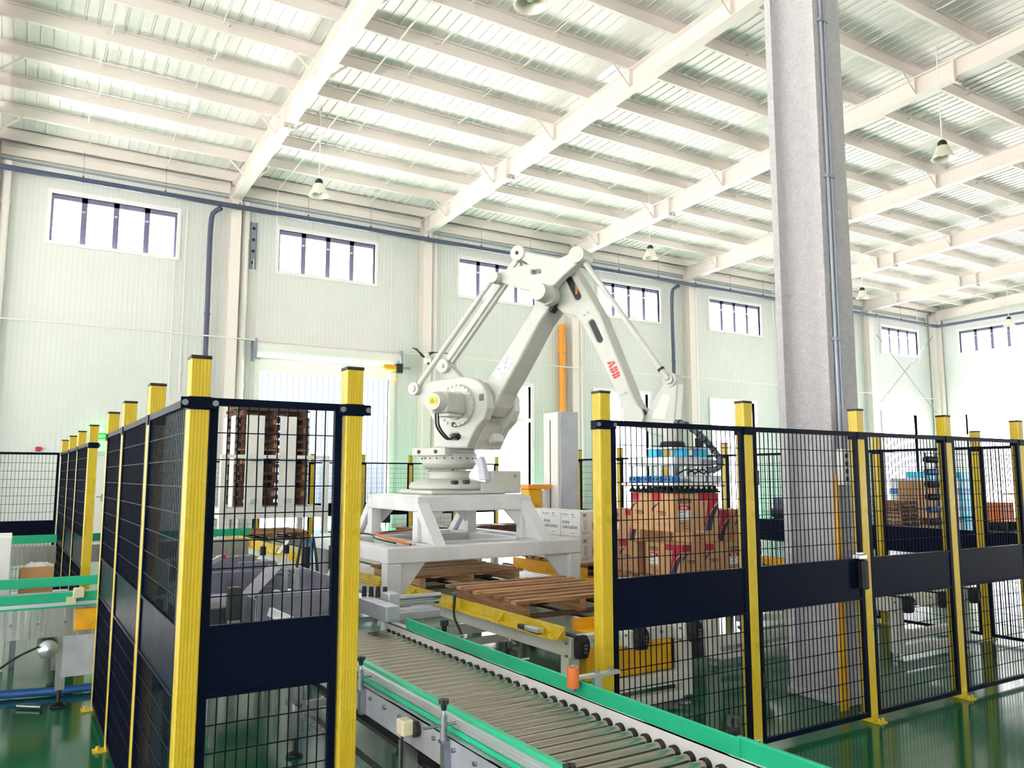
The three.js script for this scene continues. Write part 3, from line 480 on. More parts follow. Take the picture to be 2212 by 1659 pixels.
{
  robot.updateMatrixWorld(true); const inv = robot.matrixWorld.clone().invert(), m = M.robot, world = (g) => g.applyMatrix4(inv);
  const yA = (v) => rp(970, v, 0)[1];
  // base fixed to the pedestal
  part('base_plate', world(rbx(3.32, 4.12, 1.432, 1.475, -7.55, -6.8, 0.02)), m, robot);
  part('base_casting', lathe([[0, 1.475], [0.38, 1.475], [0.4, 1.5], [0.38, 1.545], [0.28, 1.565], [0.23, 1.58], [0, 1.58]], 40), m, robot);
  part('cable_box', world(mergeGeometries([rbx(4.02, 4.36, 1.436, 1.66, -7.02, -6.86, 0.02), rbx(3.85, 4.1, 1.436, 1.55, -7.1, -6.78, 0.02)].map((g) => (g.index ? g.toNonIndexed() : g)))), m, robot);
  part('box_bolt', world(cyl([4.28, 1.61, -6.862], [4.28, 1.61, -6.85], 0.018, 0.018, 12)), M.pipeGrey, robot);
  part('waist', lathe([[0, 1.56], [0.225, 1.56], [0.2, 1.6], [0.205, 1.63], [0.225, 1.66], [0, 1.66]], 40), m, robot);
  part('bearing_ring', lathe([[0, yA(1014)], [0.235, yA(1014)], [0.265, yA(1003)], [0.275, yA(1001)], [0.275, yA(981)], [0.26, yA(979)], [0, yA(979)]], 48), m, robot);
  for (let k = 0; k < 22; k++) { const t = k / 22 * Math.PI * 2; part('ring_bolt', cyl([Math.cos(t) * 0.272, yA(991), Math.sin(t) * 0.272], [Math.cos(t) * 0.28, yA(991), Math.sin(t) * 0.28], 0.008, 0.008, 8), M.black, robot); }
  part('cable_bracket', slab(rps([[1020, 994], [1035, 986], [1040, 1000], [1046, 1036], [1031, 1038], [1029, 1010]], 0.1), 0.0, 0.08, 0.006), M.lavender, robot);
  for (const [u, v] of [[978, 1042], [1003, 1041]]) { const c = rp(u, v, 0.4); part('base_plug', cyl([c[0], c[1], 0.33], [c[0], c[1], 0.41], 0.02, 0.018, 12), M.black, robot); }
  // turret: two cheeks with a bridge
  const cheekPx = [[898, 830], [940, 821], [986, 814], [1008, 813], [1028, 819], [1043, 832], [1052, 852], [1053, 880], [1045, 905], [1028, 925], [1018, 945], [1008, 968], [936, 968], [936, 910], [922, 884], [904, 856], [892, 848]];
  const cheek = rps(cheekPx, 0.3), hole = rps([[971, 941], [978, 936], [990, 936], [994, 941], [993, 947], [987, 951], [976, 950]], 0.3);
  const near = part('turret_cheek', slab(cheek, 0.17, 0.3, 0.02, [hole]), m, robot);
  part('turret_cheek', slab(cheek.map(([x, y]) => [x + 0.02, y]), -0.3, -0.17, 0.02), m, robot);
  const yb = cheek[12][1], xf = cheek[11][0], xr = cheek[12][0];
  part('turret_bridge', slab([[xr, yb], [xf + 0.02, yb], [xf + 0.12, yb + 0.2], [xf + 0.07, yb + 0.27], [xr + 0.1, yb + 0.3], [xr, yb + 0.3]], -0.3, 0.17, 0.015), m, robot);
  part('hose_hole', slab(hole, 0.18, 0.2, 0), M.black, near);
  part('skirt_plate', slab([[xr - 0.24, yb - 0.075], [xr + 0.16, yb - 0.075], [xr + 0.16, yb + 0.005], [xr - 0.24, yb + 0.005]], -0.2, 0.33, 0.01), m, robot);
  for (const d of [-0.15, 0.05]) part('skirt_plug', cyl([xr + d, yb - 0.035, 0.325], [xr + d, yb - 0.035, 0.335], 0.02, 0.02, 14), M.black, robot);
  // rear lug and axis covers
  const lug = rp(896, 840, 0.33); part('rear_lug', [cyl([lug[0], lug[1], 0.2], [lug[0], lug[1], 0.36], 0.062, 0.062, 20), cyl([lug[0], lug[1], 0.36], [lug[0], lug[1], 0.375], 0.035, 0.03, 16)], m, robot);
  const ax = rp(986, 876, 0.32), gearR = 0.205;
  const gear = part('gear_cover', [cyl([ax[0], ax[1], 0.29], [ax[0], ax[1], 0.335], gearR, gearR * 0.97, 40), cyl([ax[0], ax[1], 0.335], [ax[0], ax[1], 0.355], 0.14, 0.13, 32)], m, robot);
  for (let k = 0; k < 24; k++) { const t = k / 24 * Math.PI * 2; part('cover_bolt', cyl([ax[0] + Math.cos(t) * gearR * 0.93, ax[1] + Math.sin(t) * gearR * 0.93, 0.332], [ax[0] + Math.cos(t) * gearR * 0.93, ax[1] + Math.sin(t) * gearR * 0.93, 0.348], 0.014, 0.014, 6), m, gear); }
  part('gear_cover', cyl([ax[0], ax[1], -0.29], [ax[0], ax[1], -0.37], gearR, gearR, 32), m, robot);
  const mo = rp(985, 874, 0.36); const mot = part('axis_motor', [rbx(mo[0] - 0.09, mo[0] + 0.11, mo[1] - 0.1, mo[1] + 0.1, 0.35, 0.66, 0.03), cyl([mo[0] + 0.01, mo[1], 0.66], [mo[0] + 0.01, mo[1], 0.74], 0.1, 0.075, 24)], m, robot);
  part('motor_fin', rbx(mo[0] - 0.03, mo[0] + 0.1, mo[1] - 0.13, mo[1] - 0.1, 0.4, 0.62, 0.008), m, mot);
  const cw = document.createElement('canvas'); cw.width = 64; cw.height = 64; const wc = cw.getContext('2d'); wc.fillStyle = '#f2d912'; wc.fillRect(0, 0, 64, 64); wc.strokeStyle = '#222'; wc.lineWidth = 4; wc.beginPath(); wc.moveTo(24, 14); wc.lineTo(42, 46); wc.lineTo(6, 46); wc.closePath(); wc.stroke(); wc.beginPath(); wc.moveTo(26, 22); wc.lineTo(21, 34); wc.lineTo(27, 33); wc.lineTo(23, 43); wc.stroke(); wc.fillStyle = '#d09a10'; wc.fillRect(46, 30, 14, 14);
  const wt = new THREE.CanvasTexture(cw); wt.colorSpace = THREE.SRGBColorSpace;
  part('warning_label', new THREE.PlaneGeometry(0.085, 0.07).translate(mo[0] + 0.01, mo[1] + 0.005, 0.744), mat(0xffffff, 0.5, 0, { map: wt }), mot, true);
  for (const d of [0, 0.03]) part('motor_cable', tube([[mo[0] - 0.05 + d, mo[1] - 0.1, 0.62], [mo[0] - 0.05 + d, mo[1] - 0.22, 0.6], [mo[0] - 0.01 + d, mo[1] - 0.33, 0.5], rp3(978 + d * 100, 945, 0.36), rp3(990, 945, 0.24)], 0.009, 30, 8), M.cable, robot);
  const kn = rp(979, 917, 0.34); part('knob', cyl([kn[0], kn[1], 0.3], [kn[0], kn[1], 0.345], 0.026, 0.024, 16), M.black, robot);
  const sw = rp(1041, 858, 0.3); part('cheek_pocket', rbx(sw[0] - 0.035, sw[0] + 0.025, sw[1] - 0.035, sw[1] + 0.035, 0.28, 0.304, 0.015), mat(0x77776a, 0.6), robot);
  // far side motor
  part('axis_motor', [rbx(ax[0] + 0.02, ax[0] + 0.2, ax[1] - 0.36, ax[1] - 0.16, -0.25, 0.0, 0.04)], m, robot);
  // lower arm
  const armPx = [[1026, 884], [1034, 850], [1044, 829], [1079, 780], [1147, 670], [1158, 648], [1170, 630], [1184, 626], [1196, 634], [1196, 650], [1185, 668], [1166, 695], [1120, 782], [1082, 850], [1070, 878], [1056, 897], [1038, 900]];
  const arm = part('lower_arm', slab(rps(armPx, 0.16), -0.16, 0.16, 0.03), m, robot);
  part('arm_opening', slab(rps([[1184, 668], [1190, 657], [1196, 652], [1200, 655], [1196, 664], [1188, 674]], 0.165), 0.06, 0.163, 0.005), M.black, arm);
  const cs = document.createElement('canvas'); cs.width = 256; cs.height = 128; const sc = cs.getContext('2d'); sc.fillStyle = '#d9dbe2'; sc.fillRect(0, 0, 256, 128); sc.strokeStyle = '#4b5a6a'; sc.lineWidth = 3;
  for (let k = 0; k < 26; k++) { const x = 14 + rnd() * 220, y = 14 + rnd() * 96; sc.beginPath(); sc.moveTo(x, y); sc.lineTo(x + rr(-16, 16), y + rr(-12, 12)); sc.lineTo(x + rr(-12, 12), y + rr(-14, 14)); sc.stroke(); } sc.strokeRect(196, 20, 26, 30);
  const st = new THREE.CanvasTexture(cs); st.colorSpace = THREE.SRGBColorSpace; const p0 = rp(1076, 808, 0.166), p1 = rp(1100, 775, 0.166);
  const la = Math.atan2(p1[1] - p0[1], p1[0] - p0[0]); part('data_sticker', new THREE.PlaneGeometry(0.27, 0.11).rotateZ(la).translate((p0[0] + p1[0]) / 2, (p0[1] + p1[1]) / 2, 0.163), mat(0xffffff, 0.5, 0, { map: st }), arm, true);
  // back lever lug and thick rod, behind the arm
  const bl = rp(967, 793, 0.0), tail = rp(1131, 553, 0.0);
  part('lever_lug', [cyl([bl[0], bl[1], -0.06], [bl[0], bl[1], 0.1], 0.07, 0.07, 20), slab([[bl[0] - 0.06, bl[1]], [bl[0] + 0.07, bl[1]], [ax[0] + 0.0, ax[1] + 0.18], [ax[0] - 0.16, ax[1] + 0.1]], -0.05, 0.05, 0.01)], m, robot);
  part('lever_pin', cyl([bl[0], bl[1], 0.1], [bl[0], bl[1], 0.115], 0.02, 0.02, 12), M.bolt, robot);
  const rodA = new V3(bl[0] + 0.05, bl[1] + 0.06, 0.03), rodB = new V3(tail[0] - 0.04, tail[1] - 0.06, 0.03);
  part('lever_rod', [beam(rodA, rodB, 0.1, 0.05, [0, 0, 1]), beam(rodA, rodB, 0.035, 0.1, [0, 0, 1])], m, robot);
  // thin parallel rod
  const lp = rp(1063.5, 597.5, 0.36);
  part('parallel_rod', [cyl([lug[0], lug[1], 0.31], [lp[0], lp[1], 0.33], 0.026, 0.026, 12), cyl([lug[0], lug[1], 0.28], [lug[0], lug[1], 0.34], 0.045, 0.045, 16), cyl([lp[0], lp[1], 0.29], [lp[0], lp[1], 0.36], 0.06, 0.055, 20)], m, robot);
  // triangular link plate at the elbow
  const triPx = [[1066, 592], [1090, 583], [1119, 574], [1150, 569], [1191, 562], [1222, 551], [1240, 541], [1252, 545], [1256, 556], [1246, 570], [1215, 597], [1192, 622], [1188, 640], [1176, 648], [1160, 640], [1146, 629], [1118, 622], [1099, 616], [1074, 607]];
  const tri = part('elbow_link', slab(rps(triPx, 0.28), 0.17, 0.28, 0.018, [rps([[1147, 584], [1150, 583], [1166, 581], [1168, 583], [1168, 588], [1165, 590], [1150, 592], [1147, 590]], 0.28)]), m, robot);
  const rpv = rp(1247, 551, 0.28), el = rp(1181, 637, 0.28);
  part('link_pivot', [cyl([rpv[0], rpv[1], 0.1], [rpv[0], rpv[1], 0.31], 0.075, 0.075, 24), cyl([lp[0], lp[1], 0.19], [lp[0], lp[1], 0.3], 0.05, 0.045, 20)], m, tri);
  part('pivot_cap', cyl([rpv[0], rpv[1], 0.31], [rpv[0], rpv[1], 0.313], 0.045, 0.045, 20), mat(0xc9cabf, 0.5), tri);
  const rec = rps([[1199, 588], [1203, 578], [1226, 563], [1233, 563], [1232, 570], [1215, 590], [1203, 600]], 0.28); part('link_recess', slab(rec, 0.276, 0.281, 0.002), mat(0xdcded8, 0.5), tri);
  part('elbow_pin', [cyl([el[0], el[1], 0.2], [el[0], el[1], 0.3], 0.095, 0.095, 28), cyl([el[0], el[1], 0.3], [el[0], el[1], 0.46], 0.085, 0.08, 28)], m, robot);
  // upper arm
  const upPx = [[1116, 556], [1121, 546], [1131, 541], [1160, 548], [1200, 556], [1235, 575], [1258, 612], [1276, 642], [1296, 677], [1318, 732], [1346, 800], [1370, 860], [1386, 889], [1384, 905], [1366, 912], [1352, 902], [1330, 849], [1304, 794], [1281, 746], [1255, 698], [1242, 684], [1215, 676], [1196, 660], [1172, 600], [1135, 566]];
  const slot = (a, b, w) => { const A = rp(...a, 0.11), B = rp(...b, 0.11), t = Math.atan2(B[1] - A[1], B[0] - A[0]); return [...ring(B, w, 8, t - Math.PI / 2, t + Math.PI / 2), ...ring(A, w, 8, t + Math.PI / 2, t + Math.PI * 1.5)]; };
  const s1 = slot([1229, 604], [1247, 640], 0.031), s2 = slot([1278, 697], [1295, 733], 0.027);
  const up = part('upper_arm', slab(rps(upPx, 0.11), -0.11, 0.11, 0.02, [s1, s2]), m, robot);
  for (const s of [s1, s2]) part('arm_slot', slab(s.map(([a, b]) => [a, b]), 0.07, 0.098, 0), M.robotDark, up);
  const o1 = rp(1244, 624, 0.11); part('hose_marker', rbx(o1[0] - 0.012, o1[0] + 0.012, o1[1] - 0.05, o1[1] + 0.05, 0.09, 0.102, 0.005), M.cone, up);
  for (const [u, v] of [[1262, 681], [1270, 675], [1342, 853], [1351, 849]]) { const c = rp(u, v, 0.11); part('plug', cyl([c[0], c[1], 0.108], [c[0], c[1], 0.116], 0.012, 0.012, 10), M.pipeGrey, up); }
  part('arm_tail', [cyl([tail[0], tail[1], -0.13], [tail[0], tail[1], 0.13], 0.075, 0.075, 24)], m, up); part('tail_bolt', cyl([tail[0], tail[1], 0.13], [tail[0], tail[1], 0.136], 0.018, 0.018, 12), M.black, up);
  const wr = rp(1370, 899, 0.11); part('wrist_joint', cyl([wr[0], wr[1], -0.14], [wr[0], wr[1], 0.14], 0.095, 0.095, 28), m, robot);
  // lettering on the upper arm
  const { FontLoader } = await import('three/addons/loaders/FontLoader.js'), { TextGeometry } = await import('three/addons/geometries/TextGeometry.js');
  const font = await new FontLoader().loadAsync('fonts/droid/droid_sans_bold.typeface.json');
  const ta = rp(1316, 785, 0.11), tb = rp(1336, 812, 0.11), ang = Math.atan2(rp(1346, 800, 0.11)[1] - rp(1296, 677, 0.11)[1], rp(1346, 800, 0.11)[0] - rp(1296, 677, 0.11)[0]);
  const red = mat(0xd2232a, 0.45); let off = 0; const cxy = rp(1326, 797, 0.11);
  ['A', 'B', 'B'].forEach((ch) => {
    const g = new TextGeometry(ch, { font, size: 0.066, depth: 0.002, curveSegments: 5, bevelEnabled: true, bevelThickness: 0.0005, bevelSize: 0.0035, bevelSegments: 1 }); g.scale(0.88, 1, 1); g.computeBoundingBox(); const w = g.boundingBox.max.x - g.boundingBox.min.x; g.translate(off - g.boundingBox.min.x - 0.082, -0.033, 0); 
    const L = part('logo_letter', g.rotateZ(ang).translate(cxy[0], cxy[1], 0.1105), red, up);
    const cut = [bx(off - 0.085, off + w - 0.079, -0.0018, 0.0018, 0, 0.0035), bx(off + w / 2 - 0.0838, off + w / 2 - 0.0802, -0.037, 0.037, 0, 0.0035)].map((q) => q.rotateZ(ang).translate(cxy[0], cxy[1], 0.1105)); part('letter_cut', cut, m, L); off += w + 0.008;
  });
  // wrist link, front rod, flange
  const wlPx = [[1446, 803], [1459, 810], [1464, 828], [1458, 905], [1463, 938], [1455, 946], [1436, 946], [1405, 937], [1376, 920], [1362, 908], [1374, 890], [1394, 897], [1414, 860], [1431, 830], [1434, 812]];
  const wl = part('wrist_link', slab(rps(wlPx, 0.08), -0.08, 0.08, 0.015), m, robot);
  part('link_recess', slab(rps([[1432, 851], [1447, 853], [1447, 860], [1436, 905], [1410, 905], [1408, 899]], 0.082), 0.078, 0.0825, 0.001), mat(0xdddfd9, 0.5), wl);
  const wp = rp(1445, 820, 0.1); part('wrist_pivot', [cyl([wp[0], wp[1], -0.1], [wp[0], wp[1], 0.1], 0.062, 0.062, 24), cyl([wp[0], wp[1], 0.1], [wp[0], wp[1], 0.125], 0.04, 0.038, 20)], m, wl);
  part('front_rod', [cyl([rpv[0], rpv[1], 0.2], [wp[0], wp[1], 0.12], 0.026, 0.026, 12)], m, robot); const rb = new V3(wp[0], wp[1], 0.12).lerp(new V3(rpv[0], rpv[1], 0.2), 0.07), rb2 = new V3(wp[0], wp[1], 0.12).lerp(new V3(rpv[0], rpv[1], 0.2), 0.085); part('rod_seal', cyl(rb, rb2, 0.032, 0.032, 12), M.black, robot);
  const sl = rp(1389, 891, 0.1); part('end_slot', cyl([sl[0], sl[1], 0.09], [sl[0], sl[1], 0.114], 0.03, 0.03, 14), M.robotDark, robot);
  const RR = RG.distanceTo(RA); part('tool_flange', [cyl([RR, 1.9, 0], [RR, 2.0, 0], 0.085, 0.1, 28)], m, robot);
  const hs = [[1456, 912, 0.05], [1482, 918, 0.1], [1512, 940, 0.1], [1540, 970, 0.0], [1556, 995, 0], [1552, 1010, 0], [1530, 1016, 0]].map((a) => rp3(...a)); part('hose', tube(hs, 0.026, 60, 10), mat(0x55606e, 0.6), robot);
  const hc = new THREE.CatmullRomCurve3(hs.map(P)); for (let k = 1; k < 10; k++) { const a = hc.getPointAt(k / 11), b = hc.getPointAt(k / 11 + 0.02); part('hose_wrap', cyl(a, b, 0.031, 0.031, 10), M.cable, robot); }
}
// ================================================================ VACUUM GRIPPER
{
  const o = thing('vacuum_gripper', 'aluminium vacuum gripper head with blue valve blocks lifting two cartons', 'gripper', null, [RG.x, 0, RG.z]);
  const X0 = -0.3, X1 = 0.29, Z0 = -0.33, Z1 = 0.31;
  part('foam_pad', rbx(X0 + 0.05, X1 - 0.02, 1.468, 1.485, Z0 + 0.04, Z1 - 0.03, 0.004), M.rubber, o);
  for (let k = 0; k < 8; k++) for (const z of [Z1 - 0.05, 0, Z0 + 0.05]) part('suction_cup', lathe([[0, 0], [0.03, 0], [0.022, 0.02], [0.012, 0.03], [0.012, 0.045], [0, 0.045]], 10).translate(X0 + 0.08 + k * 0.063, 1.478, z), M.rubber, o);
  for (let k = 0; k < 7; k++) part('suction_cup', lathe([[0, 0], [0.03, 0], [0.022, 0.02], [0.012, 0.03], [0.012, 0.045], [0, 0.045]], 10).translate(X0 + 0.04, 1.478, Z0 + 0.1 + k * 0.075), M.rubber, o);
  part('head_plate', rbx(X0, X1, 1.52, 1.528, Z0, Z1, 0.003), M.black, o); part('head_plate', rbx(X0, X1, 1.53, 1.552, Z0, Z1, 0.004), M.plastic, o);
  for (let k = 0; k < 4; k++) { const z = Z0 + 0.05 + k * 0.145; const v = part('valve_block', rbx(X0 + 0.04, X0 + 0.13, 1.553, 1.605, z, z + 0.105, 0.006), M.blue, o); for (const d of [0.03, 0.075]) part('port', cyl([X0 + 0.041, 1.58, z + d], [X0 + 0.036, 1.58, z + d], 0.013, 0.013, 10), M.black, v); }
  for (const x of [-0.06, 0.12]) part('ejector_profile', rbx(x, x + 0.15, 1.553, 1.61, Z0 + 0.05, Z1 - 0.02, 0.008), M.alu, o);
  part('end_cap', rbx(0.268, 0.285, 1.555, 1.61, Z1 - 0.1, Z1 - 0.03, 0.004), M.blue, o);
  for (const x of [-0.24, -0.1, 0.04, 0.2]) for (const z of [-0.26, -0.08, 0.1, 0.25]) part('guide_rod', cyl([x, 1.6, z], [x, 1.69, z], 0.012, 0.012, 10), M.alu, o);
  part('upper_profile', rbx(-0.25, 0.05, 1.69, 1.765, -0.3, 0.28, 0.008), M.alu, o); part('upper_profile', rbx(0.06, 0.22, 1.69, 1.75, -0.28, 0.26, 0.008), M.alu, o); part('valve_bank', rbx(0.08, 0.24, 1.7, 1.74, 0.26, 0.3, 0.005), M.pipeGrey, o);
  for (const [x, z] of [[-0.2, 0.0], [-0.05, 0.16], [0.16, 0.16]]) part('clamp_block', rbx(x - 0.035, x + 0.035, 1.765, 1.83, z - 0.05, z + 0.05, 0.006), M.cyan, o);
  part('mount_plate', rbx(-0.2, 0.2, 1.83, 1.845, -0.14, 0.2, 0.004), M.alu, o); part('flange_disc', cyl([0, 1.845, 0], [0, 1.895, 0], 0.12, 0.1, 28), M.black, o);
  part('sensor_box', rbx(0.13, 0.19, 1.85, 1.93, 0.13, 0.18, 0.008), M.black, o); part('sensor_post', bx(0.15, 0.17, 1.7, 1.85, 0.14, 0.16), M.black, o);
  for (let k = 0; k < 4; k++) part('air_line', tube([[-0.15 + k * 0.1, 1.62, 0.2], [-0.1 + k * 0.09, 1.66, 0.27], [-0.02 + k * 0.07, 1.63, 0.29], [0.05 + k * 0.05, 1.68, 0.24]], 0.006, 20, 6), M.cable, o);
}
// ================================================================ PALLETS
function makePallet(label, group, pos, w = 1.16, d = 1.12, turn = 0, n = 8, ms = M.wood) {
  const o = thing('wooden_pallet', label, 'pallet', group, pos, turn);
  for (let k = 0; k < n; k++) { const bw = d / n * 0.54, z = -d / 2 + bw / 2 + k * (d - bw) / (n - 1) + (k && k < n - 1 ? rr(-0.008, 0.008) : 0), e = rr(-0.022, 0.012); part('deck_board', bx(-w / 2 + e, w / 2 + rr(-0.012, 0.012), 0.11, 0.134, z - bw / 2, z + bw / 2), ms[Math.floor(rnd() * ms.length)], o); }
  for (const x of [-w / 2 + 0.075, 0, w / 2 - 0.075]) part('stringer', bx(x - 0.028, x + 0.028, 0.02, 0.11, -d / 2 + 0.01, d / 2 - 0.01), ms[Math.floor(rnd() * ms.length)], o);
  for (const z of [-d / 2 + 0.06, 0, d / 2 - 0.06]) part('bottom_board', bx(-w / 2, w / 2, 0, 0.02, z - 0.05, z + 0.05), M.woodDark, o);
  return o;
}
makePallet('empty weathered wooden pallet on the chain conveyor in front of the pedestal', null, [3.72, 0.575, -5.54]);
makePallet('dark empty wooden pallet under the robot pedestal beam', null, [3.73, 0.575, -7.3]);
makePallet('wooden pallet carrying the printed brown cartons', null, [5.7, 0.55, -5.98], 1.2, 1.1);
makePallet('wooden pallet carrying the white lubricant cartons', null, [5.72, 0.56, -7.48], 1.2, 1.16);

// ================================================================ CARTONS
function canvasTex(w, h, draw) { const c = document.createElement('canvas'); c.width = w; c.height = h; const x = c.getContext('2d'); draw(x, w, h); const t = new THREE.CanvasTexture(c); t.colorSpace = THREE.SRGBColorSpace; t.anisotropy = 8; return t; }
const kraft = (x, w, h) => { x.fillStyle = '#c79a6b'; x.fillRect(0, 0, w, h); for (let k = 0; k < 60; k++) { x.fillStyle = `rgba(${rnd() > 0.5 ? '110,70,35' : '240,205,160'},0.05)`; x.fillRect(rnd() * w, 0, rr(2, 12), h); } };
const brandText = (x, px, py, s, lw) => { x.save(); x.font = `bold ${s}px sans-serif`; x.fillStyle = '#b8552c'; x.fillText('T', px, py); x.fillStyle = '#2b2320'; x.fillText('ERZO', px + s * 0.62, py); x.fillRect(px + s * 0.5, py - s * 0.78, s * 2.0, s * 0.07); x.restore(); };
const longFace = canvasTex(512, 320, (x, w, h) => {
  kraft(x, w, h); brandText(x, 26, 82, 54);
  x.fillStyle = '#c8202e'; x.fillRect(44, 104, 138, 36); x.fillStyle = '#f1f0ee'; x.fillRect(44, 140, 138, 78); x.fillStyle = '#fff'; x.font = 'bold 26px sans-serif'; x.fillText('TERZO', 66, 132); x.fillStyle = '#222'; x.font = 'bold 16px sans-serif'; x.fillText('Special Oil', 54, 160); x.font = '26px sans-serif'; x.fillText('CH-20', 54, 196);
  x.fillStyle = '#4a3a2c'; x.fillRect(44, 244, 96, 4); x.fillRect(44, 254, 80, 4); x.fillRect(92, 270, 78, 26); x.fillStyle = '#c79a6b'; x.fillRect(98, 275, 66, 16);
  x.fillStyle = '#b5263a'; x.beginPath(); x.moveTo(290, 0); x.lineTo(512, 0); x.lineTo(512, 70); x.quadraticCurveTo(410, 130, 356, 290); x.lineTo(338, 290); x.quadraticCurveTo(380, 150, 392, 60); x.lineTo(290, 60); x.fill();
  x.fillStyle = '#2a2f45'; x.beginPath(); x.moveTo(512, 96); x.quadraticCurveTo(400, 150, 352, 320); x.lineTo(430, 320); x.quadraticCurveTo(450, 200, 512, 130); x.fill();
});
const shortFace = canvasTex(300, 330, (x, w, h) => {
  kraft(x, w, h); x.fillStyle = '#b5263a'; x.fillRect(0, 0, 128, 66); x.fillStyle = '#2a2f45'; x.beginPath(); x.moveTo(0, 132); x.quadraticCurveTo(50, 86, 118, 84); x.quadraticCurveTo(50, 100, 0, 172); x.fill();
  brandText(x, 56, 192, 46); x.fillStyle = '#7a5d42'; x.fillRect(60, 268, 70, 3); x.fillRect(60, 276, 60, 3); x.strokeStyle = '#7a5d42'; x.lineWidth = 3; x.strokeRect(180, 262, 20, 26); x.strokeRect(230, 262, 20, 26);
});
const acmeFace = canvasTex(400, 330, (x, w, h) => {
  x.fillStyle = '#f0f0f0'; x.fillRect(0, 0, w, h); x.fillStyle = '#3a5878'; x.font = 'bold 26px sans-serif'; x.fillText('DIANAIN', 52, 54); x.fillRect(18, 30, 8, 26); x.fillRect(30, 30, 8, 26); x.fillRect(52, 68, 56, 4); x.fillStyle = '#222'; x.fillRect(226, 34, 50, 8); x.fillRect(236, 48, 34, 6); x.fillRect(220, 74, 80, 5);
  x.save(); x.translate(34, 0); x.scale(0.86, 1); x.font = 'bold 66px sans-serif'; x.fillStyle = '#23272b'; x.fillText('Acme', 0, 170); x.fillText('Lubrication', 0, 236); x.restore(); x.fillStyle = '#555'; x.fillRect(30, 292, 40, 5); x.fillRect(220, 290, 70, 5);
});
const bottleFace = canvasTex(330, 330, (x, w, h) => {
  x.fillStyle = '#e9e4e0'; x.fillRect(0, 0, w, h); x.fillStyle = '#222'; x.fillRect(30, 26, 70, 7); x.fillRect(40, 40, 46, 16); x.fillRect(20, 70, 90, 5); x.strokeStyle = '#6a6562'; x.lineWidth = 3; for (let k = 0; k < 6; k++) x.strokeRect(52, 108 + k * 24, 42, 18);
  x.strokeRect(196, 26, 40, 34); x.beginPath(); x.moveTo(184, 84); x.lineTo(196, 60); x.lineTo(236, 60); x.lineTo(254, 90); x.lineTo(254, 246); x.lineTo(184, 246); x.closePath(); x.stroke(); x.fillStyle = '#33302e'; x.fillRect(186, 150, 66, 94); x.fillStyle = '#e9e4e0'; x.beginPath(); x.moveTo(190, 236); x.quadraticCurveTo(190, 180, 246, 176); x.lineTo(196, 236); x.fill(); x.fillStyle = '#33302e'; x.font = 'bold 22px sans-serif'; x.fillText('OIL', 200, 130);
  x.fillStyle = '#7a7470'; for (let k = 0; k < 5; k++) x.fillRect(24, 268 + k * 8, 120 - k * 12, 3); x.fillStyle = '#222'; for (let k = 0; k < 4; k++) x.fillRect(210 + k * 28, 276, 18, 30);
});
const CM = { long: mat(0xffffff, 0.75, 0, { map: longFace }), short: mat(0xffffff, 0.75, 0, { map: shortFace }), acme: mat(0xffffff, 0.65, 0, { map: acmeFace }), bottle: mat(0xffffff, 0.65, 0, { map: bottleFace }) };
const tape = mat(0xd8b78c, 0.35);
function carton(name, label, group, x0, y0, z1, lx, lz, h, fx, fz, body) {   // near left corner at (x0, z1); fx print on the -x side, fz on the +z side
  const o = thing(name, label, 'carton', group, [x0 + lx / 2, y0, z1 - lz / 2]), e = 0.0012;
  part('box_body', rbx(-lx / 2, lx / 2, 0, h, -lz / 2, lz / 2, 0.004), body, o);
  if (fx) part('printed_side', new THREE.PlaneGeometry(lz - 0.008, h - 0.008).rotateY(-Math.PI / 2).translate(-lx / 2 - e, h / 2, 0), CM[fx], o, true);
  if (fz) part('printed_side', new THREE.PlaneGeometry(lx - 0.008, h - 0.008).translate(0, h / 2, lz / 2 + e), CM[fz], o, true);
  part('lid_tape', lx > lz ? bx(-lx / 2, lx / 2, h, h + 0.0008, -0.024, 0.024) : bx(-0.024, 0.024, h, h + 0.0008, -lz / 2, lz / 2), body === M.board ? tape : M.film, o);
  return o;
}
const A = 0.495, B = 0.268, Hc = 0.3, py = 0.684, GB = 'brown printed cartons';
const brown = (label, x, y, z, lx, lz, fx, fz, h = Hc) => carton('printed_carton', label, GB, x, y, z, lx, lz, h, fx, fz, M.board);
brown('lower front brown carton with a red and white label, corner of the pallet load', 5.2, py, -5.47, B, A, 'long', 'short');
brown('lower brown carton with logo beside the corner carton', 5.475, py, -5.46, B, A, null, 'short');
brown('lower brown carton with red label at the right of the pallet load', 5.75, py, -5.46, A, B, null, 'long');
brown('lower brown carton behind the narrow gap on the left of the load', 5.16, py, -6.04, A, B, 'short', null);
brown('lower brown carton at the back left of the pallet load', 5.16, py, -6.32, A, B, 'short', null);
brown('upper brown carton with red flash behind the lifted cartons', 5.13, py + Hc + 0.002, -5.96, B, A, 'long', 'short');
brown('upper brown carton in the shade below the lifted cartons', 5.42, py + Hc + 0.002, -5.56, A, B, 'short', 'long');
brown('upper brown carton deep in the middle of the pallet load', 5.41, py + Hc + 0.002, -5.86, A, B, null, null);
brown('upper brown carton at the right of the pallet load', 5.925, py + Hc + 0.002, -5.5, B, A, null, 'short');
brown('lifted brown carton with red label, front of the pair under the gripper', 4.543, 1.155, -4.855, A, B, 'short', 'long', 0.312);
brown('lifted brown carton behind the labelled one under the gripper', 4.543, 1.155, -5.127, A, B, 'short', null, 0.312);
const GW = 'white lubricant cartons', aw = 0.29, ad = 0.36, ah = 0.268;
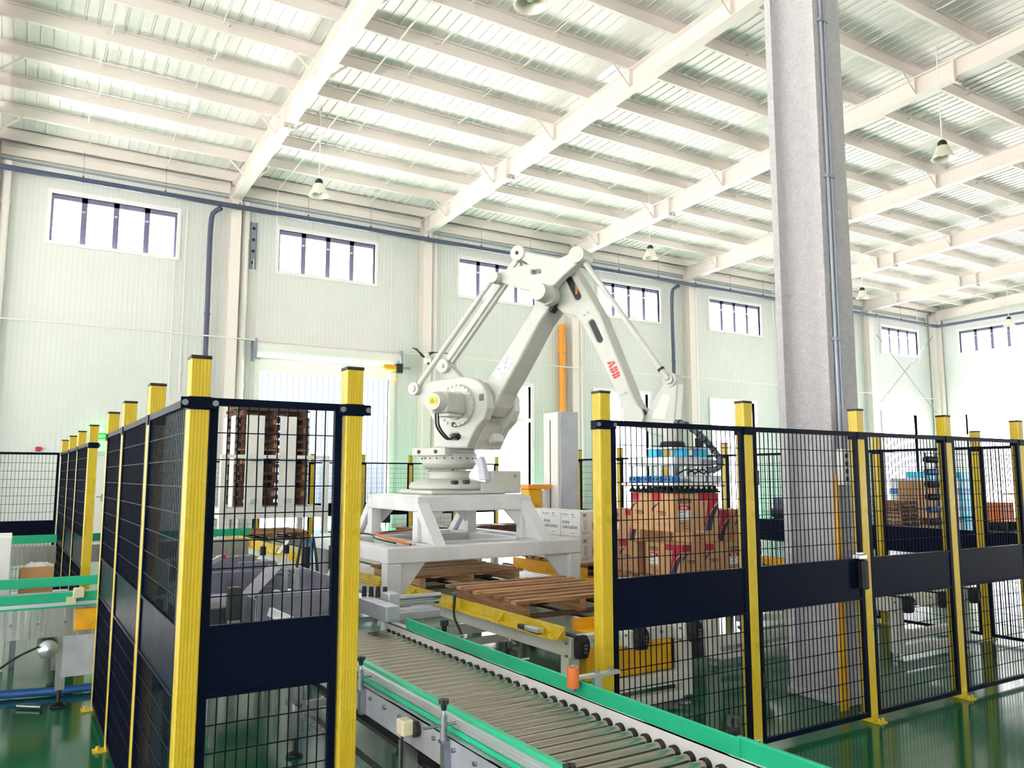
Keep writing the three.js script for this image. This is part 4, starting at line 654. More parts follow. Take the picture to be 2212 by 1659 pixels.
for (let l = 0; l < 2; l++) for (let k = 0; k < 3; k++) for (let c = 0; c < 2; c++) {
  if (c && k) continue;
  carton('lubricant_carton', (l ? 'upper' : 'lower') + ' white lubricant carton with black lettering' + (c ? ', second from the corner on the front row' : ['on the corner of the load', 'second along the pedestal side', 'third along the pedestal side'][k].replace(/^/, ' ')), GW, 5.14 + c * (aw + 0.006), 0.695 + l * (ah + 0.002), -6.93 - k * (ad + 0.006), aw, ad, ah, c ? null : 'acme', k ? null : 'bottle', M.whiteBox);
}
// low row of brown trays behind the pedestal
for (let k = 0; k < 5; k++) carton('shrink_pack', 'brown shrink wrapped pack behind the pedestal, ' + ORD[k] + ' in the row toward the wrapper mast', 'brown packs behind the pedestal', 4.3 + k * 0.42, 0.703, -9.45 - k * 0.02, 0.4, 0.4, 0.24, null, null, M.woodDark);
// ================================================================ ROLLER CONVEYOR THROUGH THE FENCE GAP
{
  const zN = -0.75, zE = -5.0, o = thing('roller_conveyor', 'steel roller conveyor with green edge strips running out between the fence posts', 'conveyor');
  part('side_frame', [bx(1.42, 1.425, 0.525, 0.65, zE, zN), bx(1.42, 1.47, 0.645, 0.65, zE, zN), bx(1.42, 1.46, 0.525, 0.53, zE, zN)], M.sheet, o);
  part('side_frame', [bx(2.115, 2.12, 0.545, 0.665, zE, zN), bx(2.115, 2.17, 0.66, 0.665, zE, zN), bx(2.165, 2.17, 0.52, 0.66, zE, zN)], M.plastic, o);
  const rg = boxUV(merge([cyl([1.47, 0, 0], [2.108, 0, 0], 0.0215, 0.0215, 18)])), cap = boxUV(merge(cyl([2.1, 0, 0], [2.116, 0, 0], 0.028, 0.028, 14)));
  for (let z = zN - 0.06; z > zE + 0.05; z -= 0.0775) { const r = meshOf('roller', rg, M.roller, o); r.position.set(0, 0.6, z); const c = meshOf('bearing_cap', cap, M.black, r); }
  // near guide: profile with two green wear strips
  const gA = part('guide_profile', [bx(1.452, 1.495, 0.672, 0.706, -4.6, zN), bx(1.447, 1.452, 0.68, 0.684, -4.6, zN), bx(1.447, 1.452, 0.694, 0.698, -4.6, zN)], M.alu, o);
  part('wear_strip', rbx(1.478, 1.506, 0.704, 0.72, -4.6, zN, 0.004), M.greenRail, gA); part('wear_strip', rbx(1.44, 1.462, 0.655, 0.673, -4.6, zN, 0.004), M.greenRail, gA);
  // far guard strip in two overlapping lengths
  part('guard_strip', rbx(2.122, 2.134, 0.652, 0.728, -4.68, -1.98, 0.004), M.greenRail, o); part('guard_strip', rbx(2.128, 2.146, 0.648, 0.732, -2.0, zN, 0.004), M.greenRail, o);
  for (let z = -1.25; z > -4.6; z -= 0.16) part('frame_bolt', cyl([1.42, 0.615, z], [1.408, 0.615, z], 0.0085, 0.0085, 6), M.bolt, o);
  for (const z of [-1.95, -2.74, -3.573, -4.35]) {              // clamp posts with star knobs on the near side
    const c = part('clamp_bracket', [bx(1.395, 1.419, 0.53, 0.63, z - 0.016, z + 0.016), bx(1.385, 1.419, 0.63, 0.64, z - 0.016, z + 0.016)], M.bolt, o);
    part('clamp_post', cyl([1.4, 0.64, z], [1.4, 0.727, z], 0.013, 0.013, 14), M.bolt, c); part('knob_stem', cyl([1.4, 0.727, z], [1.4, 0.745, z], 0.005, 0.005, 8), M.chrome, c);
    part('star_knob', [cyl([1.4, 0.745, z], [1.4, 0.772, z], 0.009, 0.013, 12), ...[0, 1, 2, 3, 4].map((k) => cyl([1.4 + Math.cos(k * 1.2566) * 0.012, 0.768, z + Math.sin(k * 1.2566) * 0.012], [1.4 + Math.cos(k * 1.2566) * 0.012, 0.784, z + Math.sin(k * 1.2566) * 0.012], 0.009, 0.008, 8))], M.black, c);
    part('clamp_rod', cyl([1.32, 0.693, z], [1.455, 0.693, z], 0.006, 0.006, 8), M.bolt, c);
  }
  for (const [z, x] of [[-4.25, 2.2], [-3.55, 2.2], [-2.05, 2.2]]) { const c = part('clamp_post', cyl([2.17, 0.62, z], [2.17, 0.7, z], 0.012, 0.012, 12), M.bolt, o); part('star_knob', [cyl([2.17, 0.7, z], [2.17, 0.75, z], 0.013, 0.016, 10), ...[0, 1, 2, 3].map((k) => cyl([2.17 + Math.cos(k * 1.57) * 0.015, 0.745, z + Math.sin(k * 1.57) * 0.015], [2.17 + Math.cos(k * 1.57) * 0.015, 0.775, z + Math.sin(k * 1.57) * 0.015], 0.013, 0.011, 8))], M.black, c); part('clamp_rod', cyl([2.14, 0.675, z], [2.3, 0.675, z], 0.006, 0.006, 8), M.chrome, c); }
  for (const z of [-1.6, -3.2, -4.76]) for (const x of [1.47, 2.12]) { part('leg', [bx(x - 0.03, x + 0.03, 0.1, 0.55, z - 0.03, z + 0.03)], M.stainless, o); part('foot', [cyl([x, 0.02, z], [x, 0.12, z], 0.012, 0.012, 8), lathe([[0, 0], [0.05, 0], [0.045, 0.015], [0.015, 0.03], [0, 0.03]], 16).translate(x, 0, z)], M.black, o); }
  for (const z of [-1.6, -3.2, -4.76]) part('cross_bar', bx(1.5, 2.09, 0.26, 0.3, z - 0.015, z + 0.015), M.stainless, o);
  part('long_bar', bx(1.45, 1.49, 0.26, 0.3, -4.9, -1.63), M.stainless, o);
  part('drive_tray', bx(1.52, 2.08, 0.4, 0.42, -4.9, -1.0), M.black, o);
  const s = thing('sensor_box', 'beige square sensor box with black cable on the conveyor side', 'sensor'); part('housing', rbx(1.355, 1.405, 0.585, 0.645, -3.07, -3.005, 0.008), M.beige, s); part('mount', [cyl([1.4, 0.61, -3.0], [1.419, 0.61, -3.0], 0.03, 0.03, 14)], M.black, s); part('cable', tube([[1.37, 0.585, -3.04], [1.37, 0.4, -3.05], [1.39, 0.15, -3.15], [1.42, 0.02, -3.3]], 0.006, 24, 6), M.cable, s);
  const r = thing('guide_roller', 'orange upright guide roller on a slotted aluminium bracket beside the post', 'roller'); part('roller_sleeve', cyl([2.09, 0.705, -2.88], [2.09, 0.79, -2.88], 0.027, 0.026, 24), M.cone, r); part('hub', cyl([2.09, 0.688, -2.88], [2.09, 0.795, -2.88], 0.013, 0.013, 12), M.bolt, r);
  part('bracket', [bx(2.08, 2.34, 0.735, 0.748, -2.895, -2.865), bx(2.2, 2.24, 0.66, 0.735, -2.89, -2.87), bx(2.17, 2.24, 0.65, 0.66, -2.89, -2.87)], M.alu, r); for (const x of [2.22, 2.29]) part('bolt', cyl([x, 0.748, -2.88], [x, 0.764, -2.88], 0.01, 0.01, 6), M.bolt, r);
}
{ // guide channel, pusher and plates at the turning station behind the narrow panel
  const g = thing('side_guide', 'stainless box guide channel standing over the rollers beside the yellow post', 'guide'); part('channel', [rbx(2.0, 2.09, 0.708, 0.803, -6.6, -4.7, 0.005)], M.sheet, g); for (const z of [-5.0, -6.2]) part('support', bx(2.04, 2.06, 0.66, 0.71, z - 0.02, z + 0.02), M.bolt, g);
  const a = thing('air_cylinder', 'chrome pneumatic cylinder with black fittings at the pedestal foot', 'cylinder'); part('barrel', [cyl([2.2, 0.8, -5.02], [2.52, 0.8, -5.0], 0.02, 0.02, 14), cyl([2.2, 0.76, -5.05], [2.52, 0.76, -5.03], 0.02, 0.02, 14)], M.chrome, a); part('end_block', rbx(2.13, 2.21, 0.72, 0.84, -5.1, -4.97, 0.01), M.sheet, a); for (let k = 0; k < 4; k++) part('fitting', cyl([2.05 + k * 0.035, 0.8, -5.2 + k * 0.035], [2.05 + k * 0.035, 0.87, -5.2 + k * 0.035], 0.018, 0.014, 10), M.black, a); part('mount', rbx(2.1, 2.5, 0.66, 0.72, -5.12, -4.95, 0.01), M.sheet, a); part('stand', bx(2.25, 2.33, 0, 0.66, -5.08, -5.0), M.sheet, a);
  const sr = thing('slide_rail', 'sloping aluminium slide rail with a bolted block over the roller bed', 'rail'); part('mount', bx(1.47, 1.5, 0.65, 0.7, -4.7, -4.66), M.bolt, sr);
  part('rail', beam([1.3, 0.83, -4.75], [1.6, 0.68, -4.35], 0.03, 0.045), M.alu, sr); part('slide_block', rbx(1.42, 1.54, 0.7, 0.76, -4.75, -4.62, 0.01), M.pipeGrey, sr); for (const d of [0, 0.06]) part('bolt', cyl([1.45 + d, 0.745, -4.62], [1.45 + d, 0.745, -4.605], 0.012, 0.012, 6), M.bolt, sr);
  const t = thing('carton_turner', 'grey stainless carton turning station with plates and sloping arms behind the narrow panel', 'machine');
  const pl = (n, ...b) => part(n, rbx(...b, 0.004), M.plate, t);
  pl('front_plate', 1.3, 1.9, 0.7, 0.885, -5.03, -5.02); pl('front_plate', 1.42, 1.86, 0.72, 0.875, -5.02, -5.012); pl('plate_lip', 1.3, 1.9, 0.88, 0.89, -5.09, -5.02);
  pl('side_plate', 1.29, 1.3, 0.66, 0.86, -5.6, -5.03); pl('side_plate', 1.9, 1.91, 0.68, 0.92, -6.2, -5.4); pl('rear_plate', 1.2, 1.8, 0.78, 0.93, -6.02, -6.0); pl('rear_plate', 1.05, 1.7, 0.8, 0.97, -6.7, -6.68); pl('table', 1.05, 1.9, 0.66, 0.68, -6.9, -5.1); pl('box_side', 1.5, 1.78, 0.76, 0.95, -6.42, -6.38);
  part('arm', beam([1.28, 0.74, -5.5], [1.56, 0.99, -5.6], 0.12, 0.012, [0, 1, 0.2]), M.plate, t); part('arm', beam([1.05, 0.86, -6.3], [1.38, 1.0, -6.4], 0.03, 0.03), M.sheet, t); part('sensor_head', new THREE.SphereGeometry(0.022, 12, 10).translate(1.39, 1.005, -6.4), M.redPaint, t);
  part('actuator', rbx(1.17, 1.25, 0.72, 0.92, -5.28, -5.2, 0.012), mat(0x3b3e3a, 0.5), t); part('actuator', rbx(0.98, 1.2, 0.64, 0.78, -5.6, -5.35, 0.01), mat(0x44474a, 0.5), t); part('upright', [bx(1.62, 1.65, 0.7, 0.97, -5.62, -5.6), bx(1.7, 1.73, 0.7, 0.97, -5.62, -5.6)], M.sheet, t);
  for (const [x, y, z] of [[1.6, 0.93, -5.75], [1.66, 0.95, -5.75]]) part('guide_pin', [cyl([x, y, z], [x + 0.1, y - 0.015, z + 0.02], 0.012, 0.012, 10)], M.bolt, t);
  part('dark_tray', rbx(1.32, 1.88, 0.69, 0.7, -5.95, -5.1, 0.003), mat(0x3f434c, 0.5), t); part('divider', rbx(1.45, 1.84, 0.7, 0.8, -5.56, -5.55, 0.003), M.plate, t); part('divider', rbx(1.33, 1.6, 0.7, 0.84, -5.78, -5.77, 0.003), M.plate, t);
  for (const [x, z] of [[1.72, -6.55], [1.92, -6.6], [1.3, -6.85]]) { part('sensor_post', cyl([x, 0.68, z], [x, 1.03, z], 0.01, 0.01, 8), M.alu, t); part('sensor', rbx(x - 0.02, x + 0.02, 0.98, 1.05, z - 0.015, z + 0.03, 0.005), M.black, t); }
  part('reflector', beam([1.86, 0.98, -6.6], [1.94, 1.08, -6.62], 0.06, 0.012), M.chrome, t); for (const x of [1.4, 1.55, 1.75]) part('plate_bolt', cyl([x, 0.86, -5.012], [x, 0.86, -5.004], 0.009, 0.009, 6), M.bolt, t);
  for (const [x, z] of [[1.1, -6.8], [1.85, -6.8], [1.1, -5.2]]) part('leg', bx(x - 0.025, x + 0.025, 0, 0.66, z - 0.025, z + 0.025), M.stainless, t);
  const b = carton('flat_carton', 'flat brown carton with dark print lying behind the turning station plates', null, 1.42, 0.7, -7.35, 0.56, 0.4, 0.12, null, null, M.board); part('print', [0, 1, 2, 3, 4, 5].map((k) => bx(-0.18 + k * 0.055, -0.14 + k * 0.055, 0.03, 0.075, 0.2, 0.2015)), mat(0x5d4632, 0.8), b);
  const tb = thing('feed_table', 'low steel table under the flat carton', 'table'); part('top', rbx(1.3, 2.1, 0.66, 0.699, -7.95, -7.15, 0.005), M.sheet, tb); for (const x of [1.34, 2.06]) for (const z of [-7.9, -7.2]) part('leg', bx(x - 0.02, x + 0.02, 0, 0.66, z - 0.02, z + 0.02), M.stainless, tb);
}
// ================================================================ PALLET CONVEYORS
function chainConveyor(label, xs, zA, zB, top, opt = {}) {
  const o = thing('chain_conveyor', label, 'conveyor');
  for (const x of xs) {
    part('chain_beam', rbx(x - 0.045, x + 0.045, top - 0.14, top - 0.012, zB, zA - 0.05, 0.006), M.cream, o);
    part('chain', bx(x - 0.02, x + 0.02, top - 0.012, top, zB, zA), M.rubber, o);
    const s = part('sprocket_cover', extr(ccw([[-0.03, -0.02], [-0.02, 0.01], [0.02, 0.012], [0.05, -0.02], [0.055, -0.06], [0.03, -0.13], [-0.02, -0.135], [-0.03, -0.11]]), 0.075, 0.006).rotateY(-Math.PI / 2).translate(x + 0.0375, top, zA), M.rubber, o);
    part('sprocket', cyl([x - 0.042, top - 0.045, zA + 0.012], [x + 0.042, top - 0.045, zA + 0.012], 0.022, 0.022, 14), M.black, s); for (let k = 0; k < 3; k++) part('chain_link', bx(x - 0.012, x + 0.012, top - 0.05 - k * 0.022, top - 0.038 - k * 0.022, zA + 0.05, zA + 0.057), M.bolt, s);
    for (const y of [0.03, 0.11]) part('beam_bolt', cyl([x - 0.046, top - 0.02 - y, zA - 0.09], [x - 0.058, top - 0.02 - y, zA - 0.09], 0.01, 0.01, 6), M.bolt, o);
  }
  const a = xs[0], b = xs[xs.length - 1], zs = []; for (let z = zA - 0.12; z > zB; z -= opt.step ?? 1.9) zs.push(z);
  for (const z of zs) { for (const x of [a, b]) { part('leg', rbx(x - 0.045, x + 0.045, 0.06, top - 0.14, z - 0.045, z + 0.045, 0.006), M.cream, o); part('leg_foot', [cyl([x, 0, z], [x, 0.015, z], 0.045, 0.04, 14), cyl([x, 0.015, z], [x, 0.07, z], 0.012, 0.012, 8)], M.bolt, o); }
    part('cross_beam', rbx(a + 0.045, b - 0.045, 0.15, 0.23, z - 0.04, z + 0.04, 0.006), M.cream, o); part('cross_beam', rbx(a + 0.045, b - 0.045, 0.04, 0.1, z - 0.04, z + 0.04, 0.006), M.cream, o); }
  return o;
}
{
  const T = 0.574, o = chainConveyor('white chain conveyor with yellow guide rails carrying empty pallets under the pedestal', [3.17, 3.67, 4.17], -4.28, -15.4, T, { step: 2.35 });
  const gr = (x, s, z0, z1, hh = 0.065) => { const r = part('guide_rail', [bx(x - 0.004, x + 0.004, T - 0.01, T + hh, z1, z0), bx(x - (s < 0 ? 0.075 : 0.0), x + (s > 0 ? 0.075 : 0), T - 0.016, T - 0.008, z1, z0)], M.yellow, o); for (let z = z0 - 0.01; z > z1; z -= 0.75) part('rail_gusset', extr([[0, 0], [s * 0.065, 0], [0, hh]], 0.008).translate(x, T - 0.008, z), M.yellow, r); };
  gr(3.075, -1, -4.32, -8.6); gr(3.075, -1, -9.4, -15, 0.11); gr(4.27, 1, -8.3, -14.4);
  part('stop_plate', [bx(3.45, 4.05, T - 0.06, T - 0.05, -4.75, -4.55), bx(3.45, 4.05, T - 0.05, T + 0.02, -4.758, -4.75), bx(3.62, 3.63, T - 0.05, T + 0.01, -4.75, -4.6)], M.yellowDeep, o);
  part('bearing_beam', rbx(3.25, 4.1, 0.45, 0.54, -4.52, -4.44, 0.006), M.cream, o); for (const x of [3.4, 3.6, 3.85, 4.0]) part('beam_bolt', cyl([x, 0.5, -4.44], [x, 0.5, -4.428], 0.012, 0.012, 6), M.bolt, o);
  part('drive_guard', rbx(3.32, 4.08, 0.24, 0.45, -4.5, -4.42, 0.01), M.yellowDeep, o);
  part('drip_pan', new THREE.CylinderGeometry(0.2, 0.2, 0.35, 24, 1, false, 0, Math.PI).rotateZ(Math.PI / 2).rotateX(0.2).translate(4.45, 0.26, -4.85), M.black, o); part('drip_pan_bracket', bx(4.2, 4.3, 0.2, 0.28, -4.9, -4.8), M.black, o);
  part('reflector', [rbx(2.99, 3.05, T + 0.0, T + 0.03, -4.68, -4.52, 0.006)], M.alu, o); part('limit_switch', rbx(3.0, 3.03, T - 0.005, T + 0.025, -4.78, -4.7, 0.006), M.black, o);
  part('switch_post', [bx(2.99, 3.01, T, T + 0.11, -5.72, -5.7), bx(2.98, 3.02, T + 0.1, T + 0.12, -5.73, -5.69)], M.bolt, o); part('switch_cable', tube([[3.0, T + 0.1, -5.7], [2.97, T - 0.05, -5.65], [2.98, 0.4, -5.55], [2.9, 0.25, -5.4], [2.85, 0.15, -5.3]], 0.01, 30, 6), M.cable, o);
  for (let k = 0; k < 3; k++) part('floor_cable', tube([[2.75, 0.02, -4.9 - k * 0.08], [2.7, 0.3, -4.85 - k * 0.06], [2.82, 0.36, -4.8 - k * 0.05], [2.9, 0.1, -4.75], [3.0, 0.02, -4.7]], 0.012, 30, 6), M.cable, o);
  const m = thing('gear_motor', 'dark gear motor under the near end of the pallet conveyor', 'motor'); part('body', cyl([2.7, 0.16, -4.62], [3.0, 0.16, -4.62], 0.07, 0.07, 18), M.pipeGrey, m); part('gearbox', rbx(2.98, 3.1, 0.05, 0.28, -4.7, -4.54, 0.02), M.black, m); part('base', bx(2.7, 3.08, 0, 0.09, -4.68, -4.56), M.black, m);
  const t = thing('transfer_rollers', 'bed of shiny steel rollers under the pedestal joining the pallet conveyors', 'conveyor'); const rg = boxUV(merge(cyl([0, 0.53, -7.75], [0, 0.53, -6.45], 0.03, 0.03, 12)));
  for (let x = 4.32; x < 4.98; x += 0.088) { const q = meshOf('roller', rg, M.chrome, t); q.position.x = x; } part('end_beam', rbx(4.27, 5.0, 0.45, 0.56, -7.8, -7.75, 0.005), M.cream, t); part('end_beam', rbx(4.27, 5.0, 0.45, 0.555, -6.45, -6.4, 0.005), M.cream, t);
  part('edge_guard', [bx(4.68, 5.0, 0.55, 0.62, -6.4, -6.39), bx(4.68, 5.0, 0.545, 0.555, -6.4, -6.3)], M.yellowDeep, t); for (const x of [4.65, 4.96]) for (const z of [-6.43, -7.77]) part('leg', bx(x - 0.03, x + 0.03, 0, 0.46, z - 0.03, z + 0.03), M.cream, t);
  const c2 = chainConveyor('white chain conveyor carrying the two carton loads', [5.2, 5.72, 6.22], -5.0, -8.6, 0.55, { step: 1.6 }); part('edge_guard', [bx(5.09, 5.098, 0.545, 0.66, -8.2, -6.75), bx(5.02, 5.098, 0.535, 0.545, -8.2, -6.75)], M.yellowDeep, c2); part('front_guard', [bx(5.2, 6.2, 0.5, 0.57, -4.93, -4.92)], M.yellowDeep, c2);
  const c3 = chainConveyor('white triple chain conveyor beside the coated column ending at the fence', [6.73, 7.27, 7.78], -4.28, -8.2, 0.55, { step: 1.8 }); part('edge_guard', [bx(7.86, 7.868, 0.54, 0.63, -7.5, -4.9), bx(7.868, 7.93, 0.54, 0.548, -7.5, -4.9)], M.yellowDeep, c3);
  const c4 = chainConveyor('low chain conveyor behind the pedestal carrying shrink packs', [4.45, 5.4, 6.2], -9.3, -10.6, 0.7, { step: 1.1 });
}
// ================================================================ PALLET MAGAZINE AT THE FAR END
{
  const X = 3.72, Z = -14.2;
  for (let k = 0; k < 13; k++) makePallet('wooden pallet in the magazine, ' + ORD[k] + ' from the bottom of the tall stack', 'pallets stacked in the magazine', [X + rr(-0.015, 0.015), 1.12 + k * 0.1345, Z + rr(-0.02, 0.02)], 1.16, 1.1, k > 10 ? rr(-0.04, 0.04) : 0, 7, [M.woodDark, M.wood[3], M.woodDark]);
  makePallet('wooden pallet with warped boards lying below the magazine', null, [X - 0.05, 0.575, Z + 0.35], 1.16, 1.1, 0.03, 7);
  const o = thing('pallet_magazine', 'white steel pallet magazine frame with upright guide panels', 'magazine');
  for (const x of [X - 0.34, X + 0.22]) { part('guide_panel', rbx(x - 0.15, x + 0.15, 1.1, 2.62, Z + 0.6, Z + 0.62, 0.004), M.plastic, o); for (const y of [1.17, 1.86]) part('panel_bracket', rbx(x - 0.06, x + 0.06, y, y + 0.07, Z + 0.62, Z + 0.68, 0.005), M.alu, o); }
  for (const z of [Z - 0.25, Z + 0.3]) part('guide_panel', rbx(X - 0.64, X - 0.62, 1.1, 2.62, z - 0.14, z + 0.14, 0.004), M.plastic, o);
  part('guide_panel', rbx(X + 0.62, X + 0.64, 1.1, 2.62, Z + 0.1, Z + 0.4, 0.004), M.plastic, o);
  for (const x of [X - 0.85, X + 0.85]) for (const z of [Z - 0.7, Z + 0.7]) part('upright', rbx(x - 0.05, x + 0.05, 0, 1.96, z - 0.05, z + 0.05, 0.008), M.plastic, o);
  for (const z of [Z - 0.7, Z + 0.7]) { part('frame_beam', rbx(X - 0.8, X + 0.8, 1.9, 1.96, z - 0.04, z + 0.04, 0.006), M.plastic, o); part('frame_beam', rbx(X - 0.8, X + 0.8, 0.92, 1.1, z - 0.04, z + 0.04, 0.006), M.plastic, o); }
  for (const x of [X - 0.85, X + 0.85]) part('side_beam', rbx(x - 0.04, x + 0.04, 0.92, 1.1, Z - 0.65, Z + 0.65, 0.006), M.plastic, o);
  const cb = thing('control_cabinet', 'dark control box on a post at the right of the magazine', 'cabinet'); part('box', rbx(4.9, 5.3, 0.85, 1.15, -12.55, -12.35, 0.01), M.black, cb); part('post', bx(5.06, 5.14, 0, 0.85, -12.5, -12.42), M.plastic, cb);
  const ho = thing('hose_bundle', 'hanging bundle of black and blue air hoses right of the magazine', 'hose'); for (let k = 0; k < 5; k++) part('hose', tube([[2.4 + k * 0.03, 1.0, -7.75], [2.35 + k * 0.04, 0.7, -7.7 + k * 0.03], [2.4 + k * 0.03, 0.4, -7.72], [2.33 + k * 0.05, 0.15, -7.7], [2.35 + k * 0.05, 0.01, -7.68]], 0.014, 24, 6), k % 2 ? M.bluePipe : M.cable, ho);
  const bp = thing('blue_air_pipe', 'blue bent air pipe with dark joints behind the yellow post', 'pipe'); part('pipe', tube([[2.18, 0.95, -6.9], [2.18, 0.6, -6.9], [2.22, 0.52, -6.9], [2.36, 0.5, -6.9], [2.42, 0.6, -6.9], [2.42, 0.98, -6.9]], 0.028, 40, 10), M.bluePipe, bp); for (const x of [2.18, 2.42]) part('joint', cyl([x, 0.8, -6.9], [x, 1.0, -6.9], 0.036, 0.036, 12), M.rubber, bp); part('stand', bx(2.27, 2.32, 0, 0.49, -6.92, -6.88), M.sheet, bp);
}
// ================================================================ STRETCH WRAPPER AND FAR MACHINES
{
  const o = thing('wrapper_mast', 'tall grey white mast of a stretch wrapper behind the white cartons', 'machine', null, [6.1, 0, -8.75]);
  part('mast', rbx(-0.02, 0.27, 0, 2.46, -0.16, 0.14, 0.008), M.lavender, o); part('side_cover', rbx(-0.06, -0.02, 0, 2.45, -0.2, 0.13, 0.006), M.plastic, o); part('slot', bx(-0.064, -0.06, 0.5, 2.35, -0.05, -0.035), M.black, o); part('base', bx(-0.2, 0.5, 0, 0.08, -0.4, 0.3), M.lavender, o);
  const c = thing('film_carriage', 'yellow film carriage with a white film roll beside the wrapper mast', 'machine', null, [5.87, 0, -8.85]); part('body', rbx(-0.2, 0.0, 0.9, 1.44, -0.1, 0.1, 0.01), M.yellowDeep, c); part('cap', rbx(-0.22, 0.14, 1.44, 1.5, -0.12, 0.12, 0.008), M.orange, c); part('film_roll', cyl([0.07, 0.9, 0.03], [0.07, 1.42, 0.03], 0.06, 0.06, 20), M.film, c); part('stand', bx(-0.15, -0.05, 0, 0.9, -0.05, 0.05), M.black, c);
  // left: infeed conveyor through the fence gap
  const l = thing('infeed_conveyor', 'stainless infeed conveyor with green side rails left of the fence', 'conveyor');
  part('side_panel', [bx(-4, 1.0, 0.5, 0.7, -6.51, -6.505), bx(-4, 1.0, 0.695, 0.7, -6.56, -6.5)], M.stainless, l); part('side_panel', bx(-4, 1.0, 0.5, 0.7, -7.4, -7.395), M.stainless, l); part('belt', bx(-4, 1.0, 0.64, 0.66, -7.38, -6.53), M.sheet, l);
  part('side_rail', rbx(-4, 1.0, 0.735, 0.8, -6.5, -6.485, 0.004), M.greenRail, l); part('rail_profile', bx(-4, 1.0, 0.7, 0.735, -6.5, -6.48), M.alu, l); part('wear_strip', rbx(-4, 1.0, 0.7, 0.712, -6.48, -6.472, 0.003), M.greenRail, l); part('side_rail', rbx(-4, 1.0, 0.735, 0.81, -7.42, -7.405, 0.004), M.greenRail, l);
  for (const x of [-0.65, 0.36]) for (const z of [-6.62, -7.3]) { part('leg', bx(x - 0.03, x + 0.03, 0.12, 0.5, z - 0.03, z + 0.03), M.stainless, l); part('foot', [cyl([x, 0.02, z], [x, 0.13, z], 0.014, 0.014, 8), lathe([[0, 0], [0.055, 0], [0.05, 0.015], [0.016, 0.035], [0, 0.035]], 16).translate(x, 0, z)], M.black, l); }
  part('gear_plate', bx(0.36, 0.57, 0.22, 0.5, -6.53, -6.515), M.sheet, l); part('motor', cyl([0.27, 0.42, -6.75], [0.27, 0.42, -6.5], 0.065, 0.065, 20), M.bolt, l); part('motor_cap', lathe([[0, 0.03], [0.04, 0.025], [0.062, 0]], 20).rotateX(Math.PI / 2).translate(0.27, 0.42, -6.5), M.alu, l); part('chain_guard', rbx(0.42, 0.58, 0.53, 0.68, -6.5, -6.49, 0.005), M.yellowDeep, l); part('sensor_bracket', [rbx(0.4, 0.47, 0.76, 0.83, -6.48, -6.44, 0.008), bx(0.36, 0.42, 0.72, 0.77, -6.47, -6.45)], M.beige, l); part('motor_cable', tube([[0.22, 0.45, -6.48], [0.1, 0.4, -6.47], [-0.1, 0.28, -6.47], [-0.5, 0.24, -6.47]], 0.008, 24, 6), M.cable, l); for (let k = 0; k < 7; k++) part('panel_bolt', cyl([-0.6 + k * 0.16, 0.6, -6.505], [-0.6 + k * 0.16, 0.6, -6.492], 0.01, 0.01, 6), M.bolt, l);
  const l2 = thing('far_conveyor', 'far conveyor with green rails and steel sides beyond the infeed conveyor', 'conveyor'); for (const [a, b] of [[-3, 0.46], [0.62, 2.6]]) { part('side_panel', bx(a, b, 0.62, 0.82, -10.6, -10.59), M.stainless, l2); part('side_rail', rbx(a, b, 0.86, 0.95, -10.58, -10.565, 0.004), M.greenRail, l2); part('bed', bx(a, b, 0.76, 0.78, -11.3, -10.6), M.sheet, l2); } for (const x of [-1.5, -0.2, 0.95, 2.4]) part('leg', bx(x - 0.03, x + 0.03, 0, 0.62, -10.65, -10.6), M.stainless, l2);
  for (const x of [0.75, 1.0, 2.1]) { const k = part('star_knob', cyl([x, 0.95, -10.55], [x, 1.0, -10.55], 0.02, 0.03, 10), M.black, l2); }
  const wc = thing('white_cabinet', 'white machine cabinet at the far left beyond the infeed conveyor', 'cabinet'); part('body', rbx(-1.2, 0.02, 0, 1.1, -8.6, -8.0, 0.01), M.plastic, wc); part('door_gap', bx(-1.15, 0.0, 0.72, 0.73, -8.0, -7.995), M.pipeGrey, wc);
  const tb = thing('packing_bench', 'low grey bench behind the infeed conveyor', 'bench'); part('top', rbx(0.04, 0.5, 0.5, 0.54, -8.85, -8.1, 0.006), M.lavender, tb); for (const x of [0.08, 0.46]) for (const z of [-8.8, -8.15]) part('leg', bx(x - 0.02, x + 0.02, 0, 0.5, z - 0.02, z + 0.02), M.pipeGrey, tb);
  const ob = thing('open_carton', 'open brown carton stuffed with white plastic on the bench', 'carton', null, [0.22, 0.542, -8.35]); part('box_body', [bx(-0.13, 0.13, 0, 0.26, 0.1, 0.105), bx(-0.13, 0.13, 0, 0.26, -0.105, -0.1), bx(-0.13, -0.125, 0, 0.26, -0.1, 0.1), bx(0.125, 0.13, 0, 0.26, -0.1, 0.1), bx(-0.13, 0.13, 0, 0.005, -0.1, 0.1)], M.board, ob); const pb = new THREE.IcosahedronGeometry(0.11, 3); { const p = pb.attributes.position; for (let i = 0; i < p.count; i++) { const s = 1 + 0.25 * Math.sin(p.getX(i) * 60 + p.getY(i) * 40) * Math.cos(p.getZ(i) * 50); p.setXYZ(i, p.getX(i) * s * 1.1, p.getY(i) * s * 0.6 + 0.24, p.getZ(i) * s * 0.9); } pb.computeVertexNormals(); } part('plastic_film', pb, M.film, ob); part('flap', beam([-0.12, 0.26, 0.11], [0.13, 0.26, 0.11], 0.1, 0.004, [0, 0.4, 1]).translate(0, -0.03, 0.02), M.board, ob);
  solo('floor_hose', tube([[-4, 0.035, -7.15], [-1.5, 0.035, -7.12], [-0.2, 0.035, -7.08], [0.5, 0.035, -6.95], [1.2, 0.035, -6.98]], 0.03, 60, 8), M.bluePipe, 'blue hose lying on the green floor under the infeed conveyor', 'hose');
